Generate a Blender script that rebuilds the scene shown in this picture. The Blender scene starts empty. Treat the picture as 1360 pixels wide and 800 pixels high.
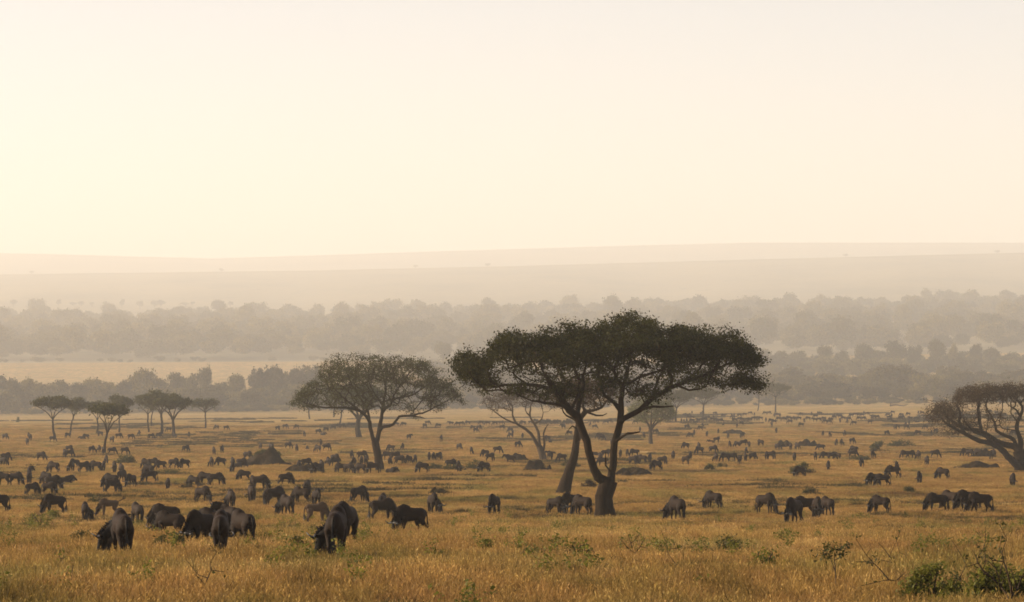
import bpy, math, random
import numpy as np
from mathutils import Vector, Matrix

random.seed(7)
RNG = np.random.default_rng(7)
S = bpy.context.scene
ROOT = S.collection
R = math.radians
F, PX, PY = 4500.0, 680.0, 527.0          # focal length, principal column and horizon row of the photograph

# ------------------------------------------------------------------ helpers
def tag(o, label=None, cat=None, group=None, kind=None):
    if label: o['label'] = label
    if cat: o['category'] = cat
    if group: o['group'] = group
    if kind: o['kind'] = kind
    return o

def link(o, parent=None):
    ROOT.objects.link(o)
    if parent is not None: o.parent = parent
    return o

def mesh_np(name, V, quads=None, tris=None, mat=None, smooth=False, attrs=None):
    """mesh from numpy arrays of vertices, quads and triangles"""
    V = np.asarray(V, dtype=np.float32)
    m = bpy.data.meshes.new(name)
    nq = 0 if quads is None else len(quads)
    nt = 0 if tris is None else len(tris)
    m.vertices.add(len(V)); m.vertices.foreach_set('co', V.ravel())
    parts, starts = [], []
    if nq: parts.append(np.asarray(quads, dtype=np.int32).ravel())
    if nt: parts.append(np.asarray(tris, dtype=np.int32).ravel())
    loops = np.concatenate(parts)
    m.loops.add(len(loops)); m.loops.foreach_set('vertex_index', loops)
    m.polygons.add(nq + nt)
    st = np.concatenate([np.arange(nq) * 4, nq * 4 + np.arange(nt) * 3]).astype(np.int32)
    m.polygons.foreach_set('loop_start', st)
    if smooth: m.polygons.foreach_set('use_smooth', np.ones(nq + nt, dtype=bool))
    m.update(calc_edges=True)
    for k, a in (attrs or {}).items():
        at = m.attributes.new(k, 'FLOAT', 'POINT'); at.data.foreach_set('value', np.asarray(a, dtype=np.float32))
    if mat: m.materials.append(mat)
    return m

def obj(name, mesh, parent=None):
    return link(bpy.data.objects.new(name, mesh), parent)

def empty(name, loc, rz=0.0, sc=1.0):
    o = bpy.data.objects.new(name, None); o.empty_display_size = 0.3
    o.location = loc; o.rotation_euler = (0, 0, rz); o.scale = (sc, sc, sc)
    return link(o)

def unit(a):
    return a / np.maximum(np.linalg.norm(a, axis=-1, keepdims=True), 1e-9)

def vnoise(P, seed=0):
    """cheap smooth 3-D noise in about -1..1"""
    P = np.asarray(P, dtype=float); r = np.random.default_rng(seed); out = 0
    for k in range(7):
        d = unit(r.normal(size=3)) * r.uniform(0.7, 1.6)
        out = out + np.sin(P @ d * 2.2 + r.uniform(0, 6.28) + 1.3 * np.sin(P @ unit(r.normal(size=3)) * 1.7 + r.uniform(0, 6.28)))
    return out / 3.2

# ------------------------------------------------------------------ terrain
_PY = np.array([-80, 0, 30, 50, 84, 120, 162, 195, 234, 325, 450, 585, 800, 1064, 1500, 1800, 2200, 3000], float)
_PZ = np.array([-2.2, -2.3, -2.62, -3.0, -4.0, -5.15, -6.35, -7.1, -7.5, -8.35, -9.0, -9.35, -8.6, -7.3, -6.1, -1.5, 9.5, 30.0], float)
_far = _PY >= 1500; _PZ[_far] *= 1.15; _PY[_far] *= 1.15          # the plain ends about 1.7 km out
_u = np.linspace(0, 1, 3000)
_ty = -80 + 3530 * _u ** 2.2
_tz = np.interp(_ty, _PY, _PZ)
for _ in range(3):
    k = 61; _tz = np.convolve(np.pad(_tz, k // 2, mode='edge'), np.ones(k) / k, mode='valid')
_tz = _tz + (_PZ[-1] - _tz[-1]) * np.clip((_ty - 2530) / 920, 0, 1)

def smooth01(t):
    t = np.clip(t, 0, 1); return t * t * (3 - 2 * t)

def zg(X, Y):
    X = np.asarray(X, float); Y = np.asarray(Y, float)
    px = PX + F * X / np.maximum(Y, 40.0)
    z0 = np.interp(Y, _ty, _tz)
    tilt = 8.0 * np.clip((px - 680) / 680, -2, 2) * smooth01((Y - 700) / 800) * np.maximum(Y, 1) / F
    und = 0.06 * (np.sin(X * 0.31 + Y * 0.11) + np.sin(Y * 0.23 - X * 0.17 + 1.3) + np.sin(X * 0.13 + 2.0 + Y * 0.07))
    und = und * smooth01((Y - 25) / 30) * smooth01((900 - Y) / 500)
    z = z0 + tilt + und
    z0 = z0 - 1.0 * smooth01((430 - px) / 170) * np.interp(Y, [75, 90, 115, 160, 200, 250, 300, 350, 410], [0, .15, .38, .70, .95, 1, .7, .25, 0])      # the ground falls away to the left
    # the far slopes, given by the height at which each ridge line stands above the horizon
    def v2z(v, y): return v * y / F
    a3000 = v2z(np.interp(px, [0, 680, 1360], [44, 47, 57]), 3450.0)
    a4300 = v2z(np.interp(px, [0, 680, 1360], [96, 103, 117]), 5600.0)
    rip = 9 * np.sin(px * 0.011 + 1) + 5 * np.sin(px * 0.027)
    a5500 = v2z(np.interp(px, [0, 680, 1360], [129, 138, 152]), 7250.0) + rip * .6
    a7000 = v2z(np.interp(px, [-400, 0, 400, 680, 1000, 1360, 1700], [160, 163, 168, 174, 183, 192, 196]), 9500.0)
    a7700 = a7000 - 34
    a10000 = v2z(np.interp(px, [-400, 0, 60, 160, 280, 420, 600, 800, 1000, 1360, 1760], [194, 191, 190, 187, 184, 188, 194, 200, 205, 205, 202]), 14300.0)
    a11500 = a10000 - 90
    ys = [3450, 5600, 7250, 9500, 10500, 14300, 16500]
    zs = [a3000, a4300, a5500, a7000, a7700, a10000, a11500]
    far = zs[0]
    for i in range(6):
        t = np.clip((Y - ys[i]) / (ys[i + 1] - ys[i]), 0, 1)
        far = far + (zs[i + 1] - zs[i]) * t
    w = smooth01((Y - 2875) / 575)
    return z * (1 - w) + far * w

_Yr = np.geomspace(30, 4200, 9000)
def ground_at(x, y):
    """where the photograph's pixel (x, y) meets the ground"""
    X = (x - PX) / F * _Yr
    d = zg(X, _Yr) + (y - PY) / F * _Yr
    i = int(np.argmax(d >= 0)); Y = _Yr[i]
    return np.array([(x - PX) / F * Y, Y, float(zg((x - PX) / F * Y, Y))])
def at_dist(x, Y):
    X = (x - PX) / F * Y
    return np.array([X, Y, float(zg(X, Y))])

# ------------------------------------------------------------------ materials
def new_mat(name):
    m = bpy.data.materials.new(name); m.use_nodes = True
    nt = m.node_tree; nt.nodes.clear()
    out = nt.nodes.new('ShaderNodeOutputMaterial')
    return m, nt, out
def N(nt, typ, **kw):
    n = nt.nodes.new(typ)
    for k, v in kw.items(): setattr(n, k, v)
    return n
def noise(nt, vec, scale, detail=4, rough=0.55):
    n = N(nt, 'ShaderNodeTexNoise'); n.inputs['Scale'].default_value = scale
    n.inputs['Detail'].default_value = detail; n.inputs['Roughness'].default_value = rough
    if vec is not None: nt.links.new(vec, n.inputs['Vector'])
    return n.outputs['Fac']
def ramp(nt, fac, stops):
    r = N(nt, 'ShaderNodeValToRGB'); e = r.color_ramp.elements
    while len(e) < len(stops): e.new(0.5)
    for i, (p, c) in enumerate(stops):
        e[i].position = p; e[i].color = (*c, 1)
    nt.links.new(fac, r.inputs['Fac']); return r.outputs['Color']
def mix(nt, fac, a, b, mode='MIX'):
    m = N(nt, 'ShaderNodeMix', data_type='RGBA', blend_type=mode)
    for s, v in ((0, fac), (6, a), (7, b)):
        if isinstance(v, bpy.types.NodeSocket): nt.links.new(v, m.inputs[s])
        elif s == 0: m.inputs[0].default_value = v
        else: m.inputs[s].default_value = (*v, 1)
    return m.outputs[2]
def mapping(nt, vec, scale):
    m = N(nt, 'ShaderNodeMapping'); m.inputs['Scale'].default_value = scale
    nt.links.new(vec, m.inputs['Vector']); return m.outputs['Vector']
def principled(nt, color, rough=0.8, spec=0.2):
    b = N(nt, 'ShaderNodeBsdfPrincipled')
    if isinstance(color, bpy.types.NodeSocket): nt.links.new(color, b.inputs['Base Color'])
    else: b.inputs['Base Color'].default_value = (*color, 1)
    b.inputs['Roughness'].default_value = rough; b.inputs['Specular IOR Level'].default_value = spec
    return b
def bump(nt, b, h, strength, dist):
    n = N(nt, 'ShaderNodeBump'); n.inputs['Strength'].default_value = strength; n.inputs['Distance'].default_value = dist
    nt.links.new(h, n.inputs['Height']); nt.links.new(n.outputs['Normal'], b.inputs['Normal'])

DRY = [(0.20, (0.136, 0.083, 0.027)), (0.36, (0.245, 0.150, 0.044)), (0.52, (0.355, 0.222, 0.067)), (0.66, (0.455, 0.308, 0.116)), (0.8, (0.53, 0.385, 0.175))]

def patch_color(nt, pos):
    """colour of the dry grassland as it varies over the ground: straw, red oat grass, green flushes"""
    c = ramp(nt, noise(nt, mapping(nt, pos, (0.16, 0.06, 0.1)), 1.0, 7, 0.68), DRY)
    red = ramp(nt, noise(nt, mapping(nt, pos, (0.9, 0.4, 0.6)), 1.0, 4), [(0.45, (0, 0, 0)), (0.62, (1, 1, 1))])
    c = mix(nt, red, c, mix(nt, 0.55, c, (0.32, 0.168, 0.060)))
    gr = ramp(nt, noise(nt, mapping(nt, pos, (0.20, 0.055, 0.1)), 1.0, 6, 0.65), [(0.47, (0, 0, 0)), (0.64, (0.75, 0.75, 0.75))])
    c = mix(nt, gr, c, (0.165, 0.145, 0.036))
    dk = ramp(nt, noise(nt, mapping(nt, pos, (0.45, 0.12, 0.3)), 1.0, 5, 0.7), [(0.50, (1.18, 1.16, 1.12)), (0.68, (0.68, 0.66, 0.58))])
    c = mix(nt, 1.0, c, dk, 'MULTIPLY')
    big = ramp(nt, noise(nt, mapping(nt, pos, (0.02, 0.012, 0.02)), 1.0, 3), [(0.3, (0.88, 0.86, 0.83)), (0.7, (1.18, 1.18, 1.17))])
    return mix(nt, 1.0, c, big, 'MULTIPLY')

def mat_ground():
    m, nt, out = new_mat('dry grassland')
    g = N(nt, 'ShaderNodeNewGeometry'); pos = g.outputs['Position']
    c = patch_color(nt, pos)
    fine = ramp(nt, noise(nt, mapping(nt, pos, (2.2, 0.8, 1)), 1.0, 6, 0.7), [(0.3, (0.62, 0.6, 0.58)), (0.7, (1.2, 1.2, 1.2))])
    c = mix(nt, 1.0, c, fine, 'MULTIPLY')
    b = principled(nt, c, 0.95, 0.05)
    bump(nt, b, noise(nt, mapping(nt, pos, (1.2, 0.5, 1)), 1.0, 6, 0.65), 0.8, 0.5)
    nt.links.new(b.outputs[0], out.inputs['Surface']); return m

def mat_hills():
    m, nt, out = new_mat('far grass slope')
    g = N(nt, 'ShaderNodeNewGeometry'); pos = g.outputs['Position']
    c = ramp(nt, noise(nt, mapping(nt, pos, (0.0035, 0.0012, 0.004)), 1.0, 6, 0.6), [(0.3, (0.13, 0.105, 0.05)), (0.5, (0.22, 0.17, 0.085)), (0.7, (0.27, 0.205, 0.10))])
    sc = ramp(nt, noise(nt, mapping(nt, pos, (0.03, 0.012, 0.03)), 1.0, 5, 0.7), [(0.58, (1, 1, 1)), (0.68, (0.5, 0.52, 0.45))])
    c = mix(nt, 1.0, c, sc, 'MULTIPLY')
    b = principled(nt, c, 0.95, 0.05)
    nt.links.new(b.outputs[0], out.inputs['Surface']); return m

def mat_blade(name, dark=False, green=False):
    m, nt, out = new_mat(name)
    g = N(nt, 'ShaderNodeNewGeometry'); pos = g.outputs['Position']
    a = N(nt, 'ShaderNodeAttribute', attribute_name='tint')
    if green:
        c = ramp(nt, a.outputs['Fac'], [(0.0, (0.05, 0.06, 0.014)), (0.6, (0.10, 0.105, 0.022)), (1.0, (0.22, 0.17, 0.06))])
    elif dark:
        c = ramp(nt, a.outputs['Fac'], [(0.0, (0.035, 0.030, 0.012)), (0.6, (0.075, 0.058, 0.020)), (1.0, (0.20, 0.13, 0.05))])
    else:
        c = patch_color(nt, pos)
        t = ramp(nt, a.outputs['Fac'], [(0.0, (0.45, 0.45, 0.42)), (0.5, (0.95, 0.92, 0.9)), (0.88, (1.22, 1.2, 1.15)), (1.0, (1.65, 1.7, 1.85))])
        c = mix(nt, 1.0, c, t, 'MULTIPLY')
    b = principled(nt, c, 0.6, 0.12)
    tr = N(nt, 'ShaderNodeBsdfTranslucent'); nt.links.new(c, tr.inputs['Color'])
    ms = N(nt, 'ShaderNodeMixShader'); ms.inputs[0].default_value = 0.5
    nt.links.new(b.outputs[0], ms.inputs[1]); nt.links.new(tr.outputs[0], ms.inputs[2])
    nt.links.new(ms.outputs[0], out.inputs['Surface']); return m

def mat_leaf(name, lo, hi, trans=0.35, vary=False):
    m, nt, out = new_mat(name)
    a = N(nt, 'ShaderNodeAttribute', attribute_name='tint')
    c = ramp(nt, a.outputs['Fac'], [(0.0, lo), (1.0, hi)])
    if vary:                                                   # each tree of a wood has its own tone
        oi = N(nt, 'ShaderNodeObjectInfo')
        c = mix(nt, 1.0, c, ramp(nt, oi.outputs['Random'], [(0.0, (0.35, 0.36, 0.38)), (0.5, (0.9, 0.9, 0.85)), (1.0, (1.9, 1.75, 1.5))]), 'MULTIPLY')
    b = principled(nt, c, 0.6, 0.2)
    tr = N(nt, 'ShaderNodeBsdfTranslucent'); nt.links.new(c, tr.inputs['Color'])
    ms = N(nt, 'ShaderNodeMixShader'); ms.inputs[0].default_value = trans
    nt.links.new(b.outputs[0], ms.inputs[1]); nt.links.new(tr.outputs[0], ms.inputs[2])
    nt.links.new(ms.outputs[0], out.inputs['Surface']); return m

def mat_bark(name, lo, hi, scale=6.0):
    m, nt, out = new_mat(name)
    tc = N(nt, 'ShaderNodeTexCoord')
    v = mapping(nt, tc.outputs['Object'], (1, 1, 0.22))
    h = noise(nt, v, scale, 6, 0.65)
    c = ramp(nt, h, [(0.3, lo), (0.7, hi)])
    b = principled(nt, c, 0.9, 0.1); bump(nt, b, h, 0.9, 0.06)
    nt.links.new(b.outputs[0], out.inputs['Surface']); return m

def mat_hide(name, base, dark, band):
    m, nt, out = new_mat(name)
    tc = N(nt, 'ShaderNodeTexCoord')
    a = N(nt, 'ShaderNodeAttribute', attribute_name='dark')
    w = N(nt, 'ShaderNodeTexWave', wave_type='BANDS', bands_direction='X')
    w.inputs['Scale'].default_value = 5.5; w.inputs['Distortion'].default_value = 5.0; w.inputs['Detail'].default_value = 3.0
    nt.links.new(mapping(nt, tc.outputs['Object'], (1, 0.4, 0.35)), w.inputs['Vector'])
    n1 = noise(nt, tc.outputs['Object'], 3.0, 5)
    c = mix(nt, ramp(nt, n1, [(0.35, (0, 0, 0)), (0.65, (1, 1, 1))]), base, tuple(x * 1.35 for x in base))
    stripe = mix(nt, 1.0, ramp(nt, w.outputs['Fac'], [(0.25, (1, 1, 1)), (0.6, (0, 0, 0))]), ramp(nt, noise(nt, tc.outputs['Object'], 1.2, 2), [(0.42, (0, 0, 0)), (0.62, (1, 1, 1))]), 'MULTIPLY')
    sx = N(nt, 'ShaderNodeSeparateXYZ'); nt.links.new(tc.outputs['Object'], sx.inputs[0])
    stripe = mix(nt, 1.0, stripe, ramp(nt, sx.outputs['X'], [(0.0, (0, 0, 0)), (0.25, (1, 1, 1))]), 'MULTIPLY')
    c = mix(nt, mix(nt, 1.0, stripe, (band, band, band), 'MULTIPLY'), c, dark)
    c = mix(nt, a.outputs['Fac'], c, dark)
    b = principled(nt, c, 0.75, 0.15); b.inputs['Sheen Weight'].default_value = 0.03; b.inputs['Sheen Roughness'].default_value = 0.35; b.inputs['Sheen Tint'].default_value = (0.8, 0.5, 0.28, 1)
    bump(nt, b, noise(nt, mapping(nt, tc.outputs['Object'], (1, 1, 0.5)), 28.0, 4, 0.7), 0.5, 0.02)
    nt.links.new(b.outputs[0], out.inputs['Surface']); return m

def mat_plain(name, lo, hi, scale=12.0, rough=0.7, spec=0.25):
    m, nt, out = new_mat(name)
    tc = N(nt, 'ShaderNodeTexCoord'); h = noise(nt, tc.outputs['Object'], scale, 5)
    b = principled(nt, ramp(nt, h, [(0.3, lo), (0.7, hi)]), rough, spec); bump(nt, b, h, 0.6, 0.05)
    nt.links.new(b.outputs[0], out.inputs['Surface']); return m

M = {}
M['ground'] = mat_ground(); M['hills'] = mat_hills()
M['blade'] = mat_blade('straw grass'); M['blade_dark'] = mat_blade('dark tussock grass', dark=True); M['blade_green'] = mat_blade('green herbs', green=True)
M['leaf_hero'] = mat_leaf('acacia leaf', (0.008, 0.0078, 0.0015), (0.056, 0.054, 0.007), 0.4)
M['leaf_mid'] = mat_leaf('acacia leaf light', (0.022, 0.021, 0.005), (0.088, 0.083, 0.016), 0.35)
M['leaf_brown'] = mat_leaf('dry acacia leaf', (0.03, 0.018, 0.007), (0.095, 0.056, 0.020), 0.3)
M['leaf_pale'] = mat_leaf('pale green leaf', (0.06, 0.065, 0.02), (0.16, 0.16, 0.055), 0.4)
M['leaf_wood'] = mat_leaf('riverine leaf', (0.020, 0.017, 0.004), (0.14, 0.108, 0.026), 0.3, True)
M['leaf_bush'] = mat_leaf('bush leaf', (0.030, 0.030, 0.007), (0.11, 0.10, 0.022), 0.4)
M['leaf_fresh'] = mat_leaf('fresh shrub leaf', (0.065, 0.066, 0.011), (0.24, 0.225, 0.035), 0.5)
M['bark'] = mat_bark('acacia bark', (0.010, 0.006, 0.003), (0.032, 0.019, 0.009))
M['bark_pale'] = mat_bark('weathered bark', (0.03, 0.02, 0.012), (0.085, 0.058, 0.036))
M['twig'] = mat_bark('shrub twig', (0.04, 0.026, 0.014), (0.10, 0.066, 0.038), 20)
M['earth'] = mat_plain('mound earth', (0.011, 0.007, 0.0035), (0.040, 0.025, 0.012), 2.5, 0.95, 0.05)
M['hide'] = mat_hide('wildebeest hide', (0.0140, 0.0064, 0.0023), (0.0038, 0.0020, 0.0009), 0.8)
M['hide_grey'] = mat_hide('grey wildebeest hide', (0.019, 0.0095, 0.0040), (0.005, 0.0028, 0.0014), 0.7)
M['hide_calf'] = mat_hide('calf hide', (0.075, 0.045, 0.024), (0.02, 0.013, 0.009), 0.3)
M['hair'] = mat_plain('black mane hair', (0.006, 0.004, 0.003), (0.018, 0.011, 0.007), 9.0, 0.5, 0.3)
M['beard'] = mat_plain('pale beard hair', (0.05, 0.036, 0.022), (0.15, 0.115, 0.075), 9.0, 0.7, 0.15)
M['horn'] = mat_plain('dark horn', (0.022, 0.018, 0.014), (0.055, 0.045, 0.034), 14.0, 0.4, 0.4)

# ------------------------------------------------------------------ ground, hills, haze, camera, light
def sheet(name, Ys, mat, label):
    us = np.linspace(-1, 1, 141)
    YY, UU = np.meshgrid(Ys, us, indexing='ij')
    XX = UU * (60 + 0.235 * np.maximum(YY, 0))
    V = np.stack([XX, YY, zg(XX, YY)], -1).reshape(-1, 3)
    n, k = len(Ys), len(us)
    i = (np.arange(n - 1)[:, None] * k + np.arange(k - 1)[None]).ravel()
    q = np.stack([i, i + 1, i + k + 1, i + k], -1)
    o = obj(name, mesh_np(name, V, q, mat=mat, smooth=True))
    return tag(o, label, name, kind='structure')
YB = 3335.0
sheet('ground', np.concatenate([[-80, -40, -15, 0, 10, 20], np.geomspace(27, YB, 420)]), M['ground'], 'dry golden savanna grassland running out to the riverside trees')
sheet('hills', np.geomspace(YB, 16500, 170), M['hills'], 'hazy grassy slopes and long low ridges rising beyond the forest')

def build_haze():
    x0, x1, y0, y1, z0, z1 = -4400, 4400, -110, 17000, -12.5, 690
    V = [(x, y, z) for x in (x0, x1) for y in (y0, y1) for z in (z0, z1)]
    q = [(0, 1, 3, 2), (4, 6, 7, 5), (0, 4, 5, 1), (2, 3, 7, 6), (0, 2, 6, 4), (1, 5, 7, 3)]
    m, nt, out = new_mat('morning haze')
    pv = N(nt, 'ShaderNodeVolumePrincipled')
    pv.inputs['Color'].default_value = (0.970, 0.956, 0.915, 1)
    pv.inputs['Density'].default_value = HAZE_D
    pv.inputs['Anisotropy'].default_value = HAZE_G
    nt.links.new(pv.outputs[0], out.inputs['Volume'])
    o = obj('haze', mesh_np('haze', V, q, mat=m)); tag(o, 'pale warm morning haze lying over the whole plain', 'haze', kind='stuff')

HAZE_D, HAZE_G = 0.000163, 0.15
SUN_AZ, SUN_EL = 83.0, 18.0
build_haze()

cam = bpy.data.objects.new('camera', bpy.data.cameras.new('camera')); link(cam)
cam.rotation_euler = (R(90), 0, 0); cam.data.sensor_width = 36.0
cam.data.lens = F / 1360 * 36.0; cam.data.shift_y = (PY - 400) / 1360
cam.data.clip_start = 0.5; cam.data.clip_end = 30000
S.camera = cam

W = bpy.data.worlds.new('World'); S.world = W; W.use_nodes = True
nt = W.node_tree; bg = nt.nodes['Background']
sky = nt.nodes.new('ShaderNodeTexSky'); sky.sky_type = 'NISHITA'; sky.sun_disc = False
sky.sun_elevation = R(SUN_EL); sky.sun_rotation = R(-SUN_AZ)
sky.dust_density = 1.1; sky.air_density = 0.8; sky.ozone_density = 0.0; sky.altitude = 1500
tint = mix(nt, 1.0, sky.outputs[0], (1.19, 0.955, 0.84), 'MULTIPLY'); nt.links.new(tint, bg.inputs[0]); bg.inputs[1].default_value = 0.122
ld = bpy.data.lights.new('sun', 'SUN'); ld.energy = 5.0; ld.angle = R(0.5); ld.color = (1.0, 0.855, 0.65)
lo = link(bpy.data.objects.new('sun', ld))
sd = Vector((-math.sin(R(SUN_AZ)) * math.cos(R(SUN_EL)), math.cos(R(SUN_AZ)) * math.cos(R(SUN_EL)), math.sin(R(SUN_EL))))
lo.rotation_euler = sd.to_track_quat('Z', 'Y').to_euler()
S.view_settings.view_transform = 'Standard'; S.view_settings.look = 'None'; S.view_settings.gamma = 1.0
S.view_settings.exposure = 0.83
S.render.engine = 'CYCLES'
S.cycles.volume_bounces = 2; S.cycles.max_bounces = 8; S.cycles.transparent_max_bounces = 8
S.cycles.diffuse_bounces = 3; S.cycles.use_denoising = True; S.cycles.filter_width = 1.7

# ------------------------------------------------------------------ tubes, branches, leaves
def frusta(P0, P1, r0, r1, n=5):
    """one open n-sided tube per segment"""
    P0, P1 = np.asarray(P0, float), np.asarray(P1, float)
    T = unit(P1 - P0)
    A = np.where(np.abs(T[:, 2:3]) > 0.9, np.array([[1.0, 0, 0]]), np.array([[0, 0, 1.0]]))
    U = unit(np.cross(T, A)); Wv = np.cross(T, U)
    ang = np.arange(n) * 2 * math.pi / n
    c, s = np.cos(ang)[None, :, None], np.sin(ang)[None, :, None]
    ring = U[:, None] * c + Wv[:, None] * s
    V = np.concatenate([P0[:, None] + ring * np.asarray(r0)[:, None, None], P1[:, None] + ring * np.asarray(r1)[:, None, None]], 1)
    k = np.arange(len(P0))[:, None] * 2 * n; i = np.arange(n)[None]; j = (i + 1) % n
    q = np.stack([k + i, k + j, k + n + j, k + n + i], -1).reshape(-1, 4)
    return V.reshape(-1, 3), q

def sweep(pts, ra, rb=None, n=12, side=None):
    """closed tube along a polyline; ra across (side), rb the other way"""
    P = np.asarray(pts, float); m = len(P); rb = ra if rb is None else rb
    T = unit(np.gradient(P, axis=0))
    sv = np.tile(np.array([0, 1.0, 0]), (m, 1)) if side is None else np.asarray(side, float)
    sv = unit(sv - (sv * T).sum(1, keepdims=True) * T); U = np.cross(sv, T)
    a = np.arange(n) * 2 * math.pi / n
    V = P[:, None] + sv[:, None] * (np.cos(a)[None, :, None] * np.asarray(ra)[:, None, None]) + U[:, None] * (np.sin(a)[None, :, None] * np.asarray(rb)[:, None, None])
    V = V.reshape(-1, 3)
    i = np.arange(n); j = (i + 1) % n
    q = np.concatenate([np.stack([k * n + i, k * n + j, (k + 1) * n + j, (k + 1) * n + i], -1) for k in range(m - 1)])
    V = np.concatenate([V, P[:1], P[-1:]]); c0, c1 = m * n, m * n + 1
    t = np.concatenate([np.stack([np.full(n, c0), j, i], -1), np.stack([np.full(n, c1), (m - 1) * n + i, (m - 1) * n + j], -1)])
    return V, q, t

def merge(parts):
    V, Q, T, o = [], [], [], 0
    for p in parts:
        V.append(p[0]); Q.append(np.asarray(p[1]).reshape(-1, 4) + o)
        if len(p) > 2: T.append(np.asarray(p[2]).reshape(-1, 3) + o)
        o += len(p[0])
    return np.concatenate(V), np.concatenate(Q), (np.concatenate(T) if T else None)

def catmull(P, step):
    P = np.asarray(P, float); out = []
    Q = np.concatenate([[2 * P[0] - P[1]], P, [2 * P[-1] - P[-2]]])
    for i in range(1, len(Q) - 2):
        k = max(1, int(np.linalg.norm(Q[i + 1] - Q[i]) / step))
        for t in np.arange(k) / k:
            a, b, c, d = Q[i - 1:i + 3]
            out.append(0.5 * (2 * b + (c - a) * t + (2 * a - 5 * b + 4 * c - d) * t * t + (3 * b - a - 3 * c + d) * t ** 3))
    out.append(Q[-2]); return np.array(out)

class Skeleton:
    """limbs given as polylines, then twigs grown to the tips by the cheapest path"""
    def __init__(s): s.P, s.par, s.r = [], [], []
    def limb(s, pts, radii, step=0.5, wob=0.04, seed=0):
        pts = np.asarray(pts, float)
        C = catmull(pts, step)
        d0 = np.concatenate([[0], np.cumsum(np.linalg.norm(np.diff(C, axis=0), axis=1))])
        key = [int(np.argmin(np.linalg.norm(C - p, axis=1))) for p in pts]
        rr = np.interp(np.arange(len(C)), key, radii)
        C = C + np.random.default_rng(seed).normal(size=C.shape) * wob * np.minimum(1, d0 / 2)[:, None]
        start = 0
        if s.P:
            k = int(np.argmin(np.linalg.norm(np.array(s.P) - C[0], axis=1)))
            par = k; start = 1
        else:
            s.P.append(C[0]); s.par.append(-1); s.r.append(rr[0]); par = 0; start = 1
        for i in range(start, len(C)):
            s.P.append(C[i]); s.par.append(par); s.r.append(rr[i]); par = len(s.P) - 1
    def grow(s, tips, bf=0.25, rtip=0.012, minz=None, power=2.5, rmax=0.12):
        P = np.array(s.P); n0 = len(P)
        plen = np.zeros(n0)
        for i in range(n0):
            if s.par[i] >= 0: plen[i] = plen[s.par[i]] + np.linalg.norm(P[i] - P[s.par[i]])
        ok = np.array(s.r) < (rmax * 2.6)
        if minz is not None: ok &= P[:, 2] > minz
        if not ok.any(): ok[:] = True
        tips = np.asarray(tips, float); n = len(tips)
        best = np.full(n, 1e9); bp = np.zeros(n, int)
        for i in np.nonzero(ok)[0]:
            c = np.linalg.norm(tips - P[i], axis=1) + bf * plen[i]
            w = c < best; best[w] = c[w]; bp[w] = i
        allP = list(P); par = list(s.par); pl = list(plen); done = np.zeros(n, bool); idx = np.full(n, -1)
        for _ in range(n):
            k = int(np.argmin(np.where(done, 1e9, best))); done[k] = True
            p = allP[bp[k]]; t = tips[k]; L = np.linalg.norm(t - p); a = bp[k]
            if L > 0.5:                                # a kinked middle point keeps twigs from being ruler straight
                mid = p * 0.5 + t * 0.5 + RNG.normal(size=3) * L * 0.09
                allP.append(mid); par.append(a); pl.append(pl[a] + L * .5); a = len(allP) - 1
            allP.append(t); par.append(a); pl.append(pl[a] + np.linalg.norm(t - allP[a])); me = len(allP) - 1
            c = np.linalg.norm(tips - t, axis=1) + bf * pl[me]
            w = (c < best) & ~done; best[w] = c[w]; bp[w] = me
        r = np.zeros(len(allP)); nch = np.zeros(len(allP)); acc = np.zeros(len(allP))
        for i in range(len(allP) - 1, -1, -1):
            ri = max(acc[i] ** (1 / power), rtip) if i >= n0 else max(acc[i] ** (1 / power), rtip)
            r[i] = min(ri, rmax) if i >= n0 else s.r[i]
            if par[i] >= 0: acc[par[i]] += min(ri, rmax) ** power
        s.P, s.par, s.r = allP, par, list(r)
    def mesh(s, name, mat, thick=0.09):
        P = np.array(s.P); par = np.array(s.par); r = np.array(s.r)
        k = np.nonzero(par >= 0)[0]; big = r[k] > thick
        out = []
        for sel, n in ((big, 9), (~big, 4)):
            kk = k[sel]
            if len(kk) == 0: continue
            r0 = np.minimum(r[par[kk]], np.maximum(r[kk] * 1.35, r[kk] + 0.01))
            P0, P1 = P[par[kk]], P[kk]
            ext = unit(P1 - P0) * (r[kk] * 0.35)[:, None]
            out.append(frusta(P0, P1 + ext, r0, r[kk], n))
        V, Q, _ = merge(out)
        if len(V) < 60000:
            amp = 0.03 * min(1.0, float(r.max()) / .25)                     # knots and fluting
            V = V + np.stack([vnoise(V * [2.6, 2.6, 1.5], 3), vnoise(V * [2.6, 2.6, 1.5], 4), .4 * vnoise(V * 2.6, 5)], -1) * amp
        return mesh_np(name, V, Q, mat=mat, smooth=True)

def leaves(name, tips, k, spread, size, mat, flat=0.6, tint=None, up=0.3, seed=1):
    """k leaf-sized faces scattered round every tip"""
    g = np.random.default_rng(seed)
    tips = np.asarray(tips, float); n = len(tips) * k
    C = np.repeat(tips, k, 0) + g.normal(size=(n, 3)) * np.array([spread, spread, spread * flat])
    nrm = unit(g.normal(size=(n, 3)) + np.array([0, 0, up])); a = unit(np.cross(nrm, g.normal(size=(n, 3)))); b = np.cross(nrm, a)
    sz = size * g.uniform(0.55, 1.45, size=(n, 1)); asp = g.uniform(0.35, 0.7, size=(n, 1))
    V = np.stack([C - a * sz, C + b * sz * asp, C + a * sz, C - b * sz * asp], 1).reshape(-1, 3)
    q = np.arange(n * 4).reshape(-1, 4)
    t = np.repeat(g.uniform(0, 1, len(tips)), k) * 0.6 + g.uniform(0, 0.4, n)
    return mesh_np(name, V, q, mat=mat, attrs={'tint': np.repeat(t, 4)})

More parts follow.
